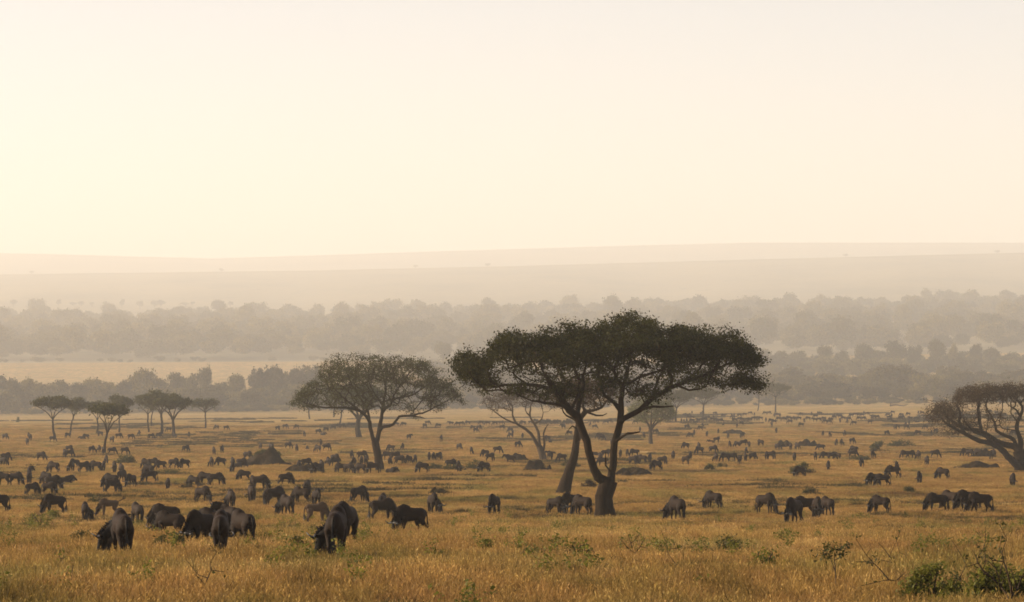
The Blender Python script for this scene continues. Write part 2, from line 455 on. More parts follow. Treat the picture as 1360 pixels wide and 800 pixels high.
def crown_points(n, top, bot, scale, x0, depth, dcen=0.0, clump=0.0, seed=0, topw=0.6, wob=1.0, ragged=0.3):
    """points in an umbrella crown: top and bottom outlines (px, height px) seen from the front, and a round plan"""
    g = np.random.default_rng(seed); out = []
    tx, tz = np.array(top, float).T; bx, bz = np.array(bot, float).T
    xa, xb = tx.min(), tx.max(); xm, hw = (xa + xb) / 2, (xb - xa) / 2 - .25 * scale * min(1, ragged * 2)
    while len(out) < n:
        m = n * 3
        x = g.uniform(xa, xb, m); u = g.uniform(-1, 1, m)
        rx = (x - xm) / hw
        D = np.sqrt(np.clip(1 - rx * rx, 0, 1)) * 0.92 + 0.08
        ok = np.abs(u) <= D
        T = np.interp(x, tx, tz); B = np.interp(x, bx, bz)
        rag = vnoise(np.stack([x / scale * 1.1, u * depth * 1.1, 0 * x], -1), seed + 9) * scale * ragged
        T = T + rag - .35 * ragged * scale; B = B + vnoise(np.stack([x / scale * .9, u * depth * .9, 0 * x + 5], -1), seed + 10) * scale * ragged * .9
        stray = g.uniform(0, 1, m) < .06; T = np.where(stray, T + np.abs(g.normal(size=m)) * ragged * scale * .8, T); B = np.where(stray, B - np.abs(g.normal(size=m)) * ragged * scale * 1.2, B)
        B = np.minimum(B, T - .12 * scale)
        k = np.clip(np.abs(u) / D, 0, 1)
        Tz = B + (T - B) * (0.35 + 0.65 * np.sqrt(np.clip(1 - k * k, 0, 1)))
        h = g.uniform(0, 1, m); h = np.where(g.uniform(0, 1, m) < topw, 1 - (1 - h) ** 1.0 * 0.45, h)
        z = B + (Tz - B) * h
        P = np.stack([(x - x0) / scale, u * depth + dcen, z / scale], -1)
        if clump > 0: ok &= (vnoise(P * wob, seed + 5) + g.normal(size=m) * 0.25) > (clump - 1)
        out += list(P[ok])
    return np.array(out[:n])

def place_tree(name, loc, label, cat, trunk_mesh, crown_mesh, rz=0.0, group=None, crown_name='crown'):
    t = empty(name, loc, rz); tag(t, label, cat, group)
    obj('trunk', trunk_mesh, t)
    if crown_mesh is not None: obj(crown_name, crown_mesh, t)
    return t

def px3(base, scale, pts, depths):
    """photo pixels on the tree -> metres relative to the tree base"""
    return np.array([[(x - base[0]) / scale, d, (base[1] - y) / scale] for (x, y), d in zip(pts, depths)])

def hero(base, limbs, top, bot, depth, ntip, leafk, spread, size, leafmat, bark, bf=0.25, rtip=0.014, clump=0.0, seed=1, rmax=0.11,
         dcen=0.0, topw=0.6, wob=1.0, extra=None, flat=0.6, sink=0.25, ragged=0.3):
    loc = ground_at(*base); sc = F / loc[1]
    sk = Skeleton()
    for i, (pts, rad, dep) in enumerate(limbs):
        P = px3(base, sc, pts, dep)
        if i == 0: P[0, 2] -= sink
        sk.limb(P, [r * (.9 if i else 1.0) / sc for r in rad], step=0.45, wob=0.03, seed=seed + i)
    tips = crown_points(ntip, [(x, base[1] - y) for x, y in top], [(x, base[1] - y) for x, y in bot], sc, base[0], depth, dcen, clump, seed, topw, wob, ragged)
    if extra is not None: tips = np.concatenate([tips, extra(sc, base)])
    sk.grow(tips, bf, rtip, rmax=rmax)
    tm = sk.mesh('trunk', bark); lm = leaves('crown', tips, leafk, spread, size, leafmat, flat, seed=seed)
    return loc, tm, lm

# ---- the great umbrella acacia
top = [(597, 490), (603, 478), (615, 474), (648, 465), (656, 446), (690, 437), (730, 438), (760, 437), (790, 434), (812, 422), (835, 415), (857, 419), (880, 428), (910, 425), (929, 438), (962, 442), (980, 446), (998, 460), (1013, 476)]
bot = [(597, 494), (606, 500), (640, 506), (675, 500), (710, 506), (750, 504), (790, 498), (815, 506), (842, 500), (880, 503), (910, 500), (940, 500), (985, 498), (1013, 482)]
limbs = [
    ([(804, 693), (803, 680), (803, 660), (805, 642)], [17, 13, 11.5, 12], [0, 0, 0, 0]),
    ([(800, 648), (794, 634), (784, 610), (775, 576), (766, 554), (749, 535), (734, 516), (728, 505), (716, 485)], [8, 6.5, 5.5, 6, 6, 5, 4, 3, 1.5], [0, -.2, -.5, -.6, -.6, -1, -1.6, -2, -3]),
    ([(808, 648), (811, 638), (814, 617), (818, 587), (824, 561), (825, 531), (829, 512), (836, 490), (842, 460)], [8, 6.5, 5.5, 5, 5, 4.2, 3.4, 2.6, 1.4], [0, .2, .4, .6, .8, .9, 1, 1.2, 1.6]),
    ([(823, 566), (828, 557), (842, 550), (865, 531), (880, 520), (899, 512), (917, 505), (940, 496), (962, 486), (985, 478)], [4.5, 4.2, 4, 3.8, 3.4, 3.2, 2.6, 2.1, 1.6, 1], [.8, .6, .2, -.4, -.8, -1, -1.3, -1.6, -2, -2.4]),
    ([(767, 556), (768, 539), (774, 520), (776, 500), (782, 470)], [4, 3.8, 3.2, 2.4, 1.2], [-.6, .4, 1.2, 2, 3]),
    ([(756, 542), (738, 537), (722, 535), (706, 533), (690, 526)], [2.6, 2.2, 1.8, 1.3, .7], [-1, -1.6, -2.4, -3, -3.4]),
    ([(736, 518), (720, 514), (704, 512), (685, 511), (670, 513), (654, 515), (636, 505), (620, 492)], [3.2, 2.8, 2.6, 2.3, 2, 1.7, 1.3, .8], [-1.6, -1, 0, .6, 1, 1.2, 1, .6]),
    ([(823, 586), (826, 580), (832, 576), (840, 575), (848, 573)], [2.6, 2.2, 1.8, 1.6, 1], [.6, 0, -.6, -1, -1.3]),
    ([(809, 632), (804, 618), (803, 608), (805, 600)], [1.8, 1.4, 1.1, .6], [.3, -.3, -.5, -.6]),
    ([(899, 512), (912, 518), (926, 517), (934, 513)], [1.8, 1.5, 1.2, .7], [-1, -1.6, -2.2, -2.6]),
    ([(850, 545), (866, 540), (880, 541), (891, 538)], [2, 1.8, 1.4, .9], [0, -1, -1.8, -2.4]),
    ([(825, 540), (805, 525), (798, 505), (800, 480)], [3, 2.6, 2, 1.1], [.9, 2, 3, 3.6]),
    ([(870, 528), (872, 510), (880, 495), (892, 470)], [2.6, 2.2, 1.8, 1], [-.5, .8, 2, 3]),
    ([(774, 522), (752, 505), (742, 492), (735, 470)], [2.5, 2.2, 1.7, 1], [1.2, 2.5, 3.6, 4.6]),
    ([(829, 512), (855, 500), (878, 492), (915, 470)], [2.5, 2.2, 1.8, 1], [1, 2.6, 3.8, 5]),
]
def hero_extra(sc, base):
    g = np.random.default_rng(5); out = []
    for cx, cy, w, h, n, d in ((985, 505, 26, 12, 60, -2), (700, 520, 50, 10, 40, -2.5), (860, 522, 30, 14, 45, -1), (640, 508, 30, 8, 40, 1), (756, 520, 36, 14, 45, 1), (815, 508, 30, 12, 40, 1), (930, 505, 40, 10, 45, -1.5), (1000, 515, 14, 10, 14, -2)):
        for _ in range(n): out.append([(cx + g.normal() * w * .5 - base[0]) / sc, d + g.normal() * 1.2, (base[1] - cy + g.normal() * h * .5) / sc])
    return np.array(out)
loc, tm, lm = hero((804, 691), limbs, top, bot, 7.6, 3000, 34, 0.22, 0.066, M['leaf_hero'], M['bark'], clump=0.86, seed=3, topw=0.78, wob=1.1, extra=hero_extra, ragged=.45)
place_tree('acacia_tree', loc, 'largest dark umbrella acacia with a trunk forked low into two stems', 'tree', tm, lm)

# ---- the airy acacia left of it
top = [(384, 531), (395, 522), (405, 512), (424, 493), (427, 476), (443, 472), (458, 467), (489, 471), (527, 468), (560, 472), (579, 488), (598, 503), (617, 527)]
bot = [(384, 533), (406, 543), (441, 545), (477, 546), (503, 542), (524, 546), (550, 550), (584, 541), (617, 534)]
limbs = [
    ([(505, 627), (503, 612), (500, 596), (499, 588)], [6.5, 5.4, 4.8, 4.8], [0, 0, 0, 0]),
    ([(498, 590), (494.5, 579.5), (491, 561.6), (484, 550), (472, 543), (453, 541.5), (429, 541), (413, 538), (398, 532)], [3.6, 3, 2.6, 2.3, 2, 1.7, 1.3, .9, .5], [0, -.3, -.6, -1, -1.4, -1.6, -1.4, -1, -.6]),
    ([(500, 590), (502, 578), (504, 568), (506.6, 550), (508, 538), (511, 521), (513, 495)], [3.6, 3.3, 3, 2.6, 2.2, 1.6, .8], [0, .3, .5, .8, 1, 1.4, 1.8]),
    ([(504, 572), (508, 568), (522, 564), (531, 554), (546, 552), (567, 547), (584, 538), (604, 528)], [2.6, 2.3, 2, 1.8, 1.5, 1.2, .9, .5], [.5, .2, -.4, -1, -1.6, -2, -2.2, -2.2]),
    ([(507, 548), (512, 543), (519, 538), (523, 526), (535, 508), (548, 490)], [2.2, 2, 1.8, 1.4, 1, .6], [.8, .4, 0, -.6, -1.2, -2]),
    ([(491, 562), (488, 545), (478, 530), (465, 510), (455, 490)], [2, 1.8, 1.5, 1.1, .6], [-.6, .6, 1.6, 2.6, 3.4]),
    ([(508, 538), (500, 528), (490, 512), (484, 490)], [1.9, 1.6, 1.2, .6], [1, 2, 3.2, 4.2]),
    ([(545, 552), (556, 554), (565, 556)], [1.2, 1, .6], [-1.5, -2.4, -3]),
    ([(522, 530), (545, 525), (566, 512), (580, 500)], [1.6, 1.3, 1, .6], [-.4, 1.4, 2.8, 3.6]),
    ([(478, 546), (460, 530), (445, 515), (438, 495)], [1.6, 1.3, 1, .6], [-1.2, -2.4, -3.4, -4]),
]
loc, tm, lm = hero((505, 626), limbs, top, bot, 7.5, 2100, 22, 0.28, 0.076, M['leaf_mid'], M['bark'], clump=0.75, ragged=.45, seed=11, topw=0.5, rtip=0.02, rmax=0.13, wob=0.7)
place_tree('acacia_tree', loc, 'airy thin-leaved acacia on a single trunk beside the large umbrella acacia', 'tree', tm, lm)

# ---- the twisted thorn tree at the right edge
top = [(1236, 548), (1242, 538), (1256, 533), (1266, 536), (1270, 520), (1285, 512), (1305, 509), (1335, 509), (1360, 508), (1385, 511), (1410, 520), (1430, 534)]
bot = [(1236, 556), (1250, 566), (1266, 560), (1272, 540), (1290, 538), (1320, 537), (1345, 533), (1375, 534), (1405, 540), (1430, 540)]
limbs = [
    ([(1362, 630), (1357, 618), (1354, 602)], [13, 10, 8], [0, 0, 0]),
    ([(1360, 626), (1352, 620), (1341, 611), (1332, 600), (1319, 591), (1300, 586), (1285, 580), (1272, 573), (1259, 566), (1247, 555)], [7, 6, 5.2, 4.6, 4, 3.5, 3, 2.4, 1.8, 1], [-.5, -.8, -1, -1, -1.2, -1.4, -1.6, -1.8, -2, -2]),
    ([(1354, 604), (1349, 594), (1330, 589), (1315, 580), (1300, 572), (1281, 569), (1268, 561), (1254, 550)], [6, 5, 4.3, 3.8, 3.3, 2.7, 2, 1.2], [0, .3, .8, 1, 1.1, 1.2, 1.2, 1]),
    ([(1306, 577), (1303, 565), (1301, 550), (1300, 538), (1304, 525)], [3, 2.7, 2.4, 2, 1], [1, .8, .5, .2, 0]),
    ([(1276, 572), (1273, 560), (1275, 548), (1272, 538), (1280, 524)], [2.4, 2, 1.7, 1.3, .7], [-1.2, -.6, 0, .4, .8]),
    ([(1352, 598), (1348, 585), (1338, 579), (1327, 572), (1324, 561), (1319, 551), (1312, 540), (1318, 525)], [3.4, 3, 2.6, 2.2, 1.9, 1.6, 1.3, .7], [.4, 1, 1.6, 2, 2.2, 2.2, 2, 2]),
    ([(1354, 602), (1355, 585), (1349, 566), (1353, 552), (1356, 541), (1346, 530), (1340, 518)], [4.4, 3.8, 3, 2.5, 2, 1.5, .8], [0, -.4, -.8, -1.2, -1.4, -1.6, -1.8]),
    ([(1357, 610), (1366, 592), (1374, 570), (1380, 552), (1390, 535), (1395, 520)], [5, 4, 3.2, 2.5, 1.8, .9], [0, .6, 1.2, 1.5, 2, 2.2]),
    ([(1372, 576), (1390, 562), (1405, 552), (1418, 540)], [2.6, 2, 1.5, .8], [1, 0, -.8, -1.2]),
    ([(1319, 591), (1305, 580), (1290, 574), (1276, 560)], [2.4, 2, 1.6, .9], [-1.2, -2.2, -3, -3.6]),
    ([(1353, 552), (1346, 545), (1338, 540), (1333, 536)], [1.6, 1.3, 1, .6], [-1.2, -2.2, -2.8, -3.2]),
]
def thorn_extra(sc, base):
    g = np.random.default_rng(9); out = []
    for cx, cy, w, h, n in ((1252, 548, 22, 16, 150), (1295, 556, 40, 18, 110), (1264, 570, 22, 10, 40), (1300, 566, 30, 10, 30), (1340, 552, 22, 14, 25)):
        for _ in range(n): out.append([(cx + g.normal() * w * .5 - base[0]) / sc, g.normal() * 1.6, (base[1] - cy + g.normal() * h * .5) / sc])
    return np.array(out)
loc, tm, lm = hero((1360, 627), limbs, top, bot, 5.5, 1000, 24, 0.26, 0.075, M['leaf_brown'], M['bark'], clump=0.5, seed=21, topw=0.4, rtip=0.022, rmax=0.10, extra=thorn_extra, flat=0.9)
place_tree('thorn_tree', loc, 'twisted reddish thorn tree with low sideways limbs cut off by the right edge', 'tree', tm, lm)

# ---- the old leaning trunk behind the great acacia
top = [(728, 520), (740, 508), (760, 500), (785, 498), (806, 504), (822, 518)]
bot = [(728, 530), (750, 540), (780, 542), (805, 536), (822, 526)]
limbs = [
    ([(746, 661), (750, 647), (757, 625), (764, 600), (766, 580), (769, 562), (777, 547)], [11.5, 8.6, 6.8, 5.2, 4.4, 4.0, 3.4], [0, 0, 0, 0, 0, 0, 0]),
    ([(777, 548), (788, 545), (797, 541), (806, 533), (812, 522)], [2.4, 2, 1.7, 1.3, .7], [0, -.4, -.8, -1, -1.2]),
    ([(780, 549), (792, 552), (801, 553), (806, 549)], [1.6, 1.3, 1, .6], [0, .4, 1, 1.4]),
    ([(776, 548), (774, 535), (778, 520), (782, 508)], [2.4, 2, 1.5, .8], [0, .6, 1.2, 1.8]),
    ([(770, 562), (761, 557), (752, 552), (744, 540), (738, 528)], [2, 1.7, 1.4, 1.1, .6], [0, -.6, -1, -1.4, -1.6]),
    ([(768, 570), (760, 566), (756, 569), (753, 575)], [1.4, 1.1, .9, .5], [0, -.4, -.6, -.8]),
    ([(766, 590), (771, 584), (770, 576)], [1.5, 1.1, .7], [0, -.8, -1.1]),
]
loc, tm, lm = hero((747, 659), limbs, top, bot, 3.6, 520, 16, 0.24, 0.07, M['leaf_brown'], M['bark'], clump=0.6, seed=31, rtip=0.018, rmax=0.07)
place_tree('acacia_tree', loc, 'old acacia with thick pale leaning trunk just left of the forked trunk', 'tree', tm, lm)

# ---- the bare spreading tree left of the leaning trunk
top = [(638, 535), (645, 524), (662, 518), (690, 516), (715, 520), (735, 530), (742, 540)]
bot = [(638, 540), (652, 548), (672, 545), (695, 540), (715, 538), (742, 545)]
limbs = [
    ([(722, 614), (720, 603), (716, 594)], [5.5, 4.6, 4], [0, 0, 0]),
    ([(717, 596), (713, 590), (705, 576), (695, 568), (685, 562), (681, 552), (680, 540), (672, 530)], [3.2, 2.7, 2.3, 2, 1.8, 1.5, 1.2, .7], [0, -.3, -.6, -.8, -1, -1, -.8, -.6]),
    ([(717, 594), (716, 585), (715, 574), (710, 564), (704, 552), (705, 540), (710, 528)], [2.6, 2.3, 2, 1.7, 1.4, 1.1, .6], [0, .4, .8, 1, 1.2, 1.6, 2]),
    ([(711, 564), (716, 560), (720, 556), (722, 548)], [1.2, 1, .8, .5], [1, .6, .2, 0]),
    ([(721, 600), (723, 590), (722, 576), (725, 568), (728, 563)], [2, 1.7, 1.3, 1, .6], [0, -.6, -1, -1.2, -1.4]),
    ([(685, 563), (670, 556), (656, 546), (646, 540)], [1.4, 1.1, .8, .5], [-1, -1.6, -2, -2.2]),
    ([(704, 553), (698, 545), (700, 535), (694, 525)], [1.1, .9, .7, .5], [1.2, .4, -.2, -.6]),
]
loc, tm, lm = hero((722, 612), limbs, top, bot, 5.0, 620, 9, 0.30, 0.075, M['leaf_brown'], M['bark_pale'], clump=0.5, seed=41, rtip=0.022, rmax=0.07)
place_tree('acacia_tree', loc, 'half-bare spreading acacia with a bent forked trunk, left of the leaning trunk', 'tree', tm, lm)

# ---- the small pale bushy tree behind the great acacia
top = [(834, 545), (842, 534), (856, 527), (872, 525), (886, 532), (896, 545)]
bot = [(834, 552), (850, 560), (868, 558), (884, 558), (896, 552)]
limbs = [
    ([(864.5, 592), (864, 582), (864, 571)], [3.2, 2.6, 2.6], [0, 0, 0]),
    ([(864, 573), (860, 562), (850, 550), (843, 542)], [1.8, 1.4, 1, .5], [0, -.6, -1.2, -1.6]),
    ([(864, 573), (865, 560), (866, 545), (868, 534)], [1.8, 1.5, 1.1, .5], [0, .5, 1, 1.4]),
    ([(864, 572), (872, 562), (882, 556), (890, 546)], [1.8, 1.4, 1, .5], [0, -.4, -1, -1.4]),
    ([(864, 570), (856, 556), (856, 543)], [1.3, 1, .5], [0, 1.4, 2.4]),
    ([(864, 570), (872, 556), (876, 543)], [1.3, 1, .5], [0, 1.6, 2.6]),
]
loc, tm, lm = hero((864.5, 591), limbs, top, bot, 4.2, 420, 18, 0.42, 0.14, M['leaf_pale'], M['bark_pale'], clump=0.4, seed=51, rtip=0.03, rmax=0.09, topw=0.3)
place_tree('bushy_tree', loc, 'small pale green bushy tree with fanned limbs seen under the large acacia', 'tree', tm, lm)

# ---- far flat-topped acacias, each grown for itself
def flat_top(x, y, x0, x1, yt, yb, label, seed, trunk_w=2.4, bend=0.0, fork=0.5, leafmat='leaf_mid', group='flat-topped acacias out on the plain', round_=False, dense=1.0):
    g = np.random.default_rng(seed)
    loc = ground_at(x, y); sc = F / loc[1]
    xm = (x0 + x1) / 2; H = y - yb
    fx = x + (xm - x) * 0.45 + bend
    fy = y - H * fork
    limbs = [([(x, y + 1), (x + bend * 1.3, y - H * fork * .5), (fx, fy)], [trunk_w * .75, trunk_w * .55, trunk_w * .48], [0, 0, 0])]
    k = 4 if x1 - x0 > 36 else 3
    for i in range(k):
        tx = x0 + (x1 - x0) * (i + .5) / k + g.normal() * 1.5
        d = g.uniform(-1, 1) * (x1 - x0) * .3 / sc
        limbs.append(([(fx, fy), (fx + (tx - fx) * .35, fy - (fy - yb) * .55), (tx, yb - 1)], [trunk_w * .36, trunk_w * .26, trunk_w * .14], [0, d * .5, d]))
    q = lambda a: (yb - yt) * (a + g.normal() * .05)
    top_ = [(x0, yb - q(.5)), (x0 + (x1 - x0) * .15, yt + q(.22)), (x0 + (x1 - x0) * .35, yt + q(.06)), (xm + g.normal() * 3, yt), (x0 + (x1 - x0) * .68, yt + q(.08)), (x0 + (x1 - x0) * .86, yt + q(.2)), (x1, yb - q(.5))]
    bot_ = [(x0, yb - q(.42)), (x0 + (x1 - x0) * .22, yb - q(.12)), (xm, yb + 1), (x0 + (x1 - x0) * .78, yb - q(.1)), (x1, yb - q(.42))]
    nt_ = int((150 + (x1 - x0) * 4) * dense)
    l, tm, lm = hero((x, y), limbs, top_, bot_, (x1 - x0) * .42 / sc, nt_, 11, 0.42, 0.22, M[leafmat], M['bark'], seed=seed, rtip=0.03, rmax=0.09, clump=0.62, topw=0.5, wob=0.55, flat=0.5, ragged=.5)
    return place_tree('acacia_tree', l, label, 'tree', tm, lm, group=group)
GA = 'flat-topped acacias out on the plain'
for a in [
    (73.5, 584, 45, 95, 527, 541, 'leftmost flat-topped acacia, with a curving trunk and spread crown', 101, 2.6, -2.0, .62),
    (93, 577, 86, 116, 531, 543, 'slim flat-topped acacia just right of the curved one, crowns touching', 102, 1.9, 1.0, .7),
    (128, 576, 112, 143, 534, 545, 'hazy slanting acacia partly behind the darkest flat-topped acacia', 103, 2.2, 1.5, .55),
    (138.5, 603, 121, 171, 537, 549, 'darkest and nearest of the flat-topped acacias, with crooked low branches', 104, 3.0, .5, .5),
    (158.5, 575, 140, 177, 525, 541, 'palest flat-topped acacia right behind the darkest one', 105, 2.0, 0, .7),
    (198, 574, 180, 214, 523, 541, 'thin-stemmed acacia at the left of the touching pair of broad crowns', 106, 1.8, -1.2, .7),
    (202, 567, 188, 222, 526, 540, 'slender acacia stem standing furthest back in the broad-crowned cluster', 107, 1.5, -1, .7),
    (215, 577, 185, 240, 519, 536, 'tallest broad flat-topped acacia of the cluster, with straight dark trunk', 108, 3.0, 0, .65),
    (230.5, 581, 204, 253, 528, 541, 'yellowish flat-topped acacia with forked trunk at the front of the cluster', 109, 3.6, 0, .55),
    (273, 569, 253, 291, 530, 540, 'lone small flat-topped acacia standing right of the broad-crowned cluster', 110, 1.9, 0, .7),
    (411.5, 557, 396, 428, 521, 534, 'far slim acacia behind the left end of the airy acacia crown', 111, 1.6, -1, .7),
    (443.5, 554, 430, 460, 519, 532, 'farthest thin acacia stem behind the airy acacia', 112, 1.5, 0, .7),
    (450, 565, 438, 470, 517, 536, 'thin slanting acacia beside the thick hazy trunk behind the airy acacia', 113, 1.9, 2, .6),
    (477.5, 582, 446, 512, 506, 538, 'thick hazy grey trunk of an acacia seen behind the airy acacia', 114, 6.0, -2, .55),
    (897.5, 561, 880, 920, 517, 533, 'hazy straight acacia right behind the pale bushy tree', 115, 2.2, 0, .65),
    (932, 558, 912, 956, 516, 529, 'hazy flat-topped acacia under the right end of the largest crown', 116, 1.9, 1.5, .7),
    (1006, 546, 990, 1022, 505, 518, 'faint far acacia with a thin leaning stem right of the largest crown', 117, 1.2, 1.5, .7),
    (1030, 548, 1010, 1051, 508, 521, 'hazy tall-stemmed flat-topped acacia alone before the right-hand woods', 118, 1.7, 0, .75)]:
    flat_top(*a)

# ------------------------------------------------------------------ woods
def wood_proto(seed, w, h, style):
    g = np.random.default_rng(seed); sk = Skeleton()
    sk.limb([(0, 0, -1), (g.normal() * .4, g.normal() * .4, h * .3), (g.normal() * .8, g.normal() * .8, h * .6)], [.5, .4, .25], step=1.5, wob=.1, seed=seed)
    lobes = []
    for i in range(7 if style == 0 else 9):
        a = g.uniform(0, 6.28); rr = w * .5 * g.uniform(.15, .62)
        lobes.append((rr * math.cos(a), rr * math.sin(a), h * g.uniform(.45, .82), w * g.uniform(.17, .30), h * g.uniform(.12, .2)))
    pts = []
    for cx, cy, cz, rr, rz in lobes:
        d = unit(g.normal(size=(46, 3))) * g.uniform(.55, 1.05, size=(46, 1)); pts.append(np.array([cx, cy, cz]) + d * np.array([rr, rr, rz]))
    pts = np.concatenate(pts); pts = pts[pts[:, 2] > h * .12]
    sk.grow(pts[::4], .3, .05, rmax=.22)
    return sk.mesh('trunk', M['bark'], thick=.3), leaves('crown', pts, 12, .62, .42, M['leaf_wood'], .7, seed=seed, up=.6)
PROTO = [wood_proto(200 + i, 10 + (i % 3), 11.0, i % 2) for i in range(7)]

def wood_tree(name, x, yt, Y, width_px, label, group, i):
    """a tree of the riverside belt: its top at photo row yt when it stands Y metres away"""
    loc = at_dist(x, Y); H = (PY - yt) / F * Y - loc[2]
    t = empty(name, loc, RNG.uniform(0, 6.28)); tag(t, label, 'tree', group)
    wm = width_px / F * Y
    t.scale = (wm / 10.5, wm / 10.5, max(H, 4) / 10.2)
    obj('trunk', PROTO[i % 7][0], t); obj('crown', PROTO[i % 7][1], t)
    return t

ORD = ['first', 'second', 'third', 'fourth', 'fifth', 'sixth', 'seventh', 'eighth', 'ninth', 'tenth', 'eleventh', 'twelfth', 'thirteenth', 'fourteenth',
       'fifteenth', 'sixteenth', 'seventeenth', 'eighteenth', 'nineteenth', 'twentieth']
NUM = ['zero', 'one', 'two', 'three', 'four', 'five', 'six', 'seven', 'eight', 'nine', 'ten', 'eleven', 'twelve', 'thirteen', 'fourteen', 'fifteen', 'sixteen', 'seventeen', 'eighteen', 'nineteen', 'twenty']
belt = [  # x, top row, distance, width in photo pixels
    ('left riverside woods', [(3, 499, 1863, 30), (20, 505, 1840, 26), (37, 504, 1863, 28), (60, 511, 1840, 30), (84, 507, 1886, 30), (104, 507, 1840, 26), (122, 505, 1886, 28), (142, 507, 1863, 28), (164, 507, 1886, 26),
                     (212, 503, 1898, 26), (235, 498, 1909, 26), (255, 499, 1886, 24), (292, 506, 1863, 26), (315, 500, 1886, 26), (342, 489, 1909, 34), (368, 488, 1909, 34), (393, 491, 1886, 32), (415, 489, 1909, 32)]),
    ('right lower riverside woods', [(1040, 502, 2012, 30), (1062, 500, 2001, 28), (1082, 503, 1955, 24), (1103, 498, 2001, 30), (1122, 502, 1955, 22), (1141, 501, 1978, 18), (1168, 492, 2024, 34), (1218, 497, 2001, 34),
                      (1246, 496, 2024, 32), (1276, 494, 2024, 34), (1306, 493, 2047, 34), (1336, 494, 2047, 34), (1362, 490, 2047, 30)]),
    ('hazier row behind the right riverside woods', [(1012, 466, 2702, 26), (1034, 468, 2702, 28), (1060, 465, 2714, 26), (1096, 461, 2702, 22), (1118, 466, 2702, 26), (1147, 458, 2702, 30), (1172, 466, 2714, 24), (1215, 461, 2702, 20),
                      (1266, 458, 2702, 12), (1297, 455, 2702, 16), (1318, 464, 2702, 26), (1350, 474, 2702, 30)])]
c = 0
for where, rows in belt:
    for k, (x, yt, Y, w) in enumerate(rows):
        wood_tree('woodland_tree', x, yt, Y, w, f'{ORD[k]} rounded hazy crown from the left in the {where}', 'trees of the ' + where, c); c += 1
for x, yt, Y, w, lb in [(187, 492, 1898, 40, 'broad layered crown rising above the riverside woods behind the acacia cluster'), (271, 489, 1903, 20, 'tall round single crown topping the left riverside woods'),
                        (1192, 487, 1978, 54, 'biggest domed tree of the right riverside woods'), (1191, 455, 2691, 34, 'flat-crowned tree standing alone against the pale gap, right woods'),
                        (1242, 449, 2691, 22, 'tallest tree of the hazy row, standing out against the pale strip'), (589, 457, 2990, 25, 'lone round hazy tree in the pale grass strip between both woods')]:
    wood_tree('woodland_tree', x, yt, Y, w, lb, 'single trees standing out of the woods', c); c += 1

def scatter(name, pts, scales, rots, idx, protos, label, cat=None, key='stuff'):
    """many copies of a few meshes as ONE object"""
    coll = bpy.data.collections.new(name + '_kinds')
    for i, m in enumerate(protos):
        coll.objects.link(bpy.data.objects.new(f'{name}_kind_{i:02d}', m))
    me = bpy.data.meshes.new(name); n = len(pts)
    me.vertices.add(n); me.vertices.foreach_set('co', np.asarray(pts, dtype=np.float32).ravel())
    for nm, ty, arr in (('rot', 'FLOAT_VECTOR', np.asarray(rots, np.float32)), ('scl', 'FLOAT_VECTOR', np.asarray(scales, np.float32))):
        a = me.attributes.new(nm, ty, 'POINT'); a.data.foreach_set('vector', arr.ravel())
    a = me.attributes.new('idx', 'INT', 'POINT'); a.data.foreach_set('value', np.asarray(idx, np.int32))
    o = obj(name, me)
    g = bpy.data.node_groups.new(name, 'GeometryNodeTree')
    g.interface.new_socket('Geometry', in_out='INPUT', socket_type='NodeSocketGeometry')
    g.interface.new_socket('Geometry', in_out='OUTPUT', socket_type='NodeSocketGeometry')
    gi, go = g.nodes.new('NodeGroupInput'), g.nodes.new('NodeGroupOutput')
    ci = g.nodes.new('GeometryNodeCollectionInfo'); ci.inputs['Collection'].default_value = coll
    ci.inputs['Separate Children'].default_value = True; ci.inputs['Reset Children'].default_value = True
    iop = g.nodes.new('GeometryNodeInstanceOnPoints'); iop.inputs['Pick Instance'].default_value = True
    def na(nm, ty):
        x = g.nodes.new('GeometryNodeInputNamedAttribute'); x.data_type = ty; x.inputs['Name'].default_value = nm
        return [s for s in x.outputs if s.name == 'Attribute' and s.enabled][0]
    L = g.links.new
    L(gi.outputs[0], iop.inputs['Points']); L(ci.outputs[0], iop.inputs['Instance'])
    L(na('idx', 'INT'), iop.inputs['Instance Index'])
    L(na('rot', 'FLOAT_VECTOR'), iop.inputs['Rotation']); L(na('scl', 'FLOAT_VECTOR'), iop.inputs['Scale'])
    L(iop.outputs[0], go.inputs[0])
    md = o.modifiers.new('scatter', 'NODES'); md.node_group = g
    return tag(o, label, cat, kind=key)

